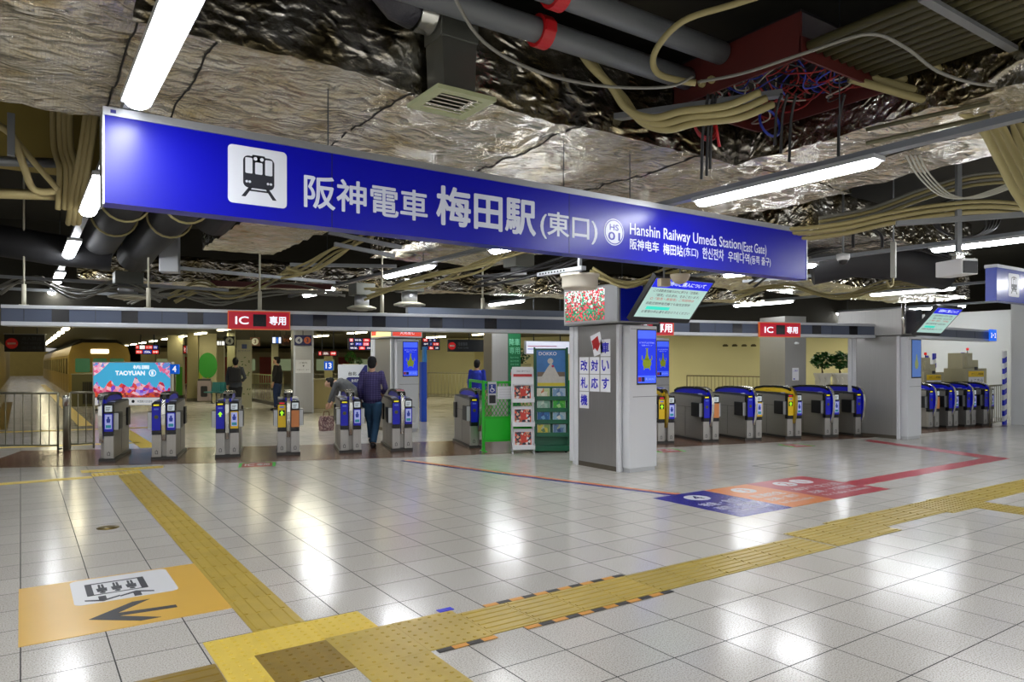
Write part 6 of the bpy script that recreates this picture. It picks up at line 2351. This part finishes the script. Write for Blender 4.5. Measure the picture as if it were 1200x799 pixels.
# round diffusers
for px, py, r, l in ((608, 331, .24, 'round pale ceiling diffuser near the flower screen'), (480, 358, .26, 'round ceiling diffuser above the header beam, in the middle'), (424, 362, .24, 'flat round ceiling diffuser left of the middle one'), (150, 349, .30, 'wide round ceiling diffuser above the left end of the header beam')):
    d = 842 * 1.2 / (425 - py)
    d = min(d, 12.0)
    t = thing('ceiling_diffuser', l, 'diffuser', W(px, py, d))
    MB().lathe([(r, 0), (r * 1.02, .02), (r * .7, .05), (.0, .06)], (0, 0, 0), 24).lathe([(r * .75, -.015), (r * .75, .0), (0, .002)], (0, 0, 0), 24).lathe([(r * .4, -.03), (r * .4, -.01), (0, -.005)], (0, 0, 0), 24).build('round_face', mat('pale diffuser', 'b8b49f', .5), t)
    MB().cyl((0, 0, .04), (0, 0, .22), r * .5, 18).build('collar', ALU, t)
    MB().bbox(-r * .7, r * .7, -r * .7, r * .7, .22, .42, .01).build('plenum_box', SHEET, t)
# drum, small boxes, cameras
t = thing('drum_speaker', 'white drum shaped fitting above the flower light box', 'ceiling fitting', W(679.5, 339, 9.2))
MB().lathe([(.21, 0), (.23, .03), (.23, .15), (.25, .16), (.25, .19), (.0, .19)], (0, 0, 0), 24).build('drum', mat('off white drum', 'cfc8b8', .45), t)
MB().box(-.02, .02, -.02, .02, .19, 1.3).build('stem', GREYP, t)
p = W(632, 322, 9.6)
q = W(684, 316, 8.9)
e = q - p
b = MB().box(0, e.length, -.04, .04, -.025, .025)
for i in range(9):
    b.k = 1
    b.box(.05 + i * .06, .08 + i * .06, -.042, -.038, -.01, .012)
o = solo('perforated_channel', b, [ALU, BLACK], 'perforated metal channel above the white drum', 'channel', None, p, math.atan2(e.y, e.x))
t = thing('sensor_box', 'small beige box beside the half dome before the tilted monitor', 'sensor', W(778, 331, 9.1), A)
MB().bbox(-.07, .07, -.05, .05, -.05, .05, .01).build('casing', mat('beige box', 'b8ac90', .5), t)
MB().cyl((0, 0, .05), (0, 0, 2.06), .012, 6).build('stem', GREYP, t)
t = thing('dome_fitting', 'beige half dome hanging before the tilted monitor', 'ceiling fitting', W(797, 324, 9.1))
MB().lathe([(.0, -.10), (.06, -.085), (.10, -.05), (.125, 0), (.125, .03), (0, .03)], (0, 0, 0), 20).build('dome', mat('beige dome', 'c0b49a', .5), t)
MB().cyl((0, 0, .03), (0, 0, 1.99), .012, 6).build('stem', GREYP, t)
t = thing('dome_camera', 'white dome camera under a black pipe right of the blue sign', 'camera', W(988, 305, 9.6))
MB().lathe([(.07, 0), (.085, .03), (.085, .08), (.0, .1)], (0, 0, 0), 18).build('housing', WHITE, t)
MB().ell((0, 0, 0), (.065, .065, .06), 14).build('dark_dome', BLACK, t)
MB().cyl((0, 0, .1), (0, 0, 1.1), .015, 6).build('stem', GREYP, t)
t = thing('access_box', 'slim pale upright box with an antenna right of the dome camera', 'box', W(1047, 306, 9.4), .3)
MB().bbox(-.04, .04, -.03, .03, -.22, .25, .008).build('casing', mat('pale grey box', 'a4a49c', .5), t)
MB().tube([(.0, 0, -.2), (-.06, 0, -.32), (-.25, 0, -.36), (-.4, 0, -.30)], .014, 6).build('bent_cable', CREAM, t)
MB().cyl((0, 0, .25), (0, 0, 1.75), .01, 6).build('stem', GREYP, t)
cable([W(1000, 290, 9.3), W(1001, 272, 9.3), W(1015, 266, 9.3), W(1032, 275, 9.3), W(1034, 290, 9.3)], .02, BK, 'black cable arched over the dome camera')
t = thing('sensor_projector', 'white boxy sensor with a dark front on a hanging strut', 'sensor', W(1124, 314, 8.3), math.radians(-22))
MB().bbox(-.12, .10, -.16, .22, -.09, .09, .012).build('casing', WHITE, t)
MB().box(-.105, .085, -.168, -.158, -.078, .06).build('dark_front', BLACK, t)
b = MB().box(-.07, .05, -.03, .03, .09, .16).box(-.09, .07, -.05, .05, .15, .17)
b.build('bracket', SILVER, t)
MB().box(-.04, .02, -.02, .02, .17, 1.6).build('hanging_strut', GREYP, t)
for i in range(5):
    c = W(1128, 262, 8.5)
    r1 = .26 + .03 * i
    pts = [c + Vector((r1 * 1.15 * math.cos(a) * .83 + .02 * i, -r1 * 1.15 * math.cos(a) * .5, r1 * .62 * math.sin(a) + .02 * i)) for a in [k * 2 * math.pi / 24 for k in range(24)]]
    solo('cable_coil', MB().tube(pts, .013, 6, closed=True), BK, 'black cable loop in the coil hung above the white sensor', 'cable coil', 'coil above the sensor')
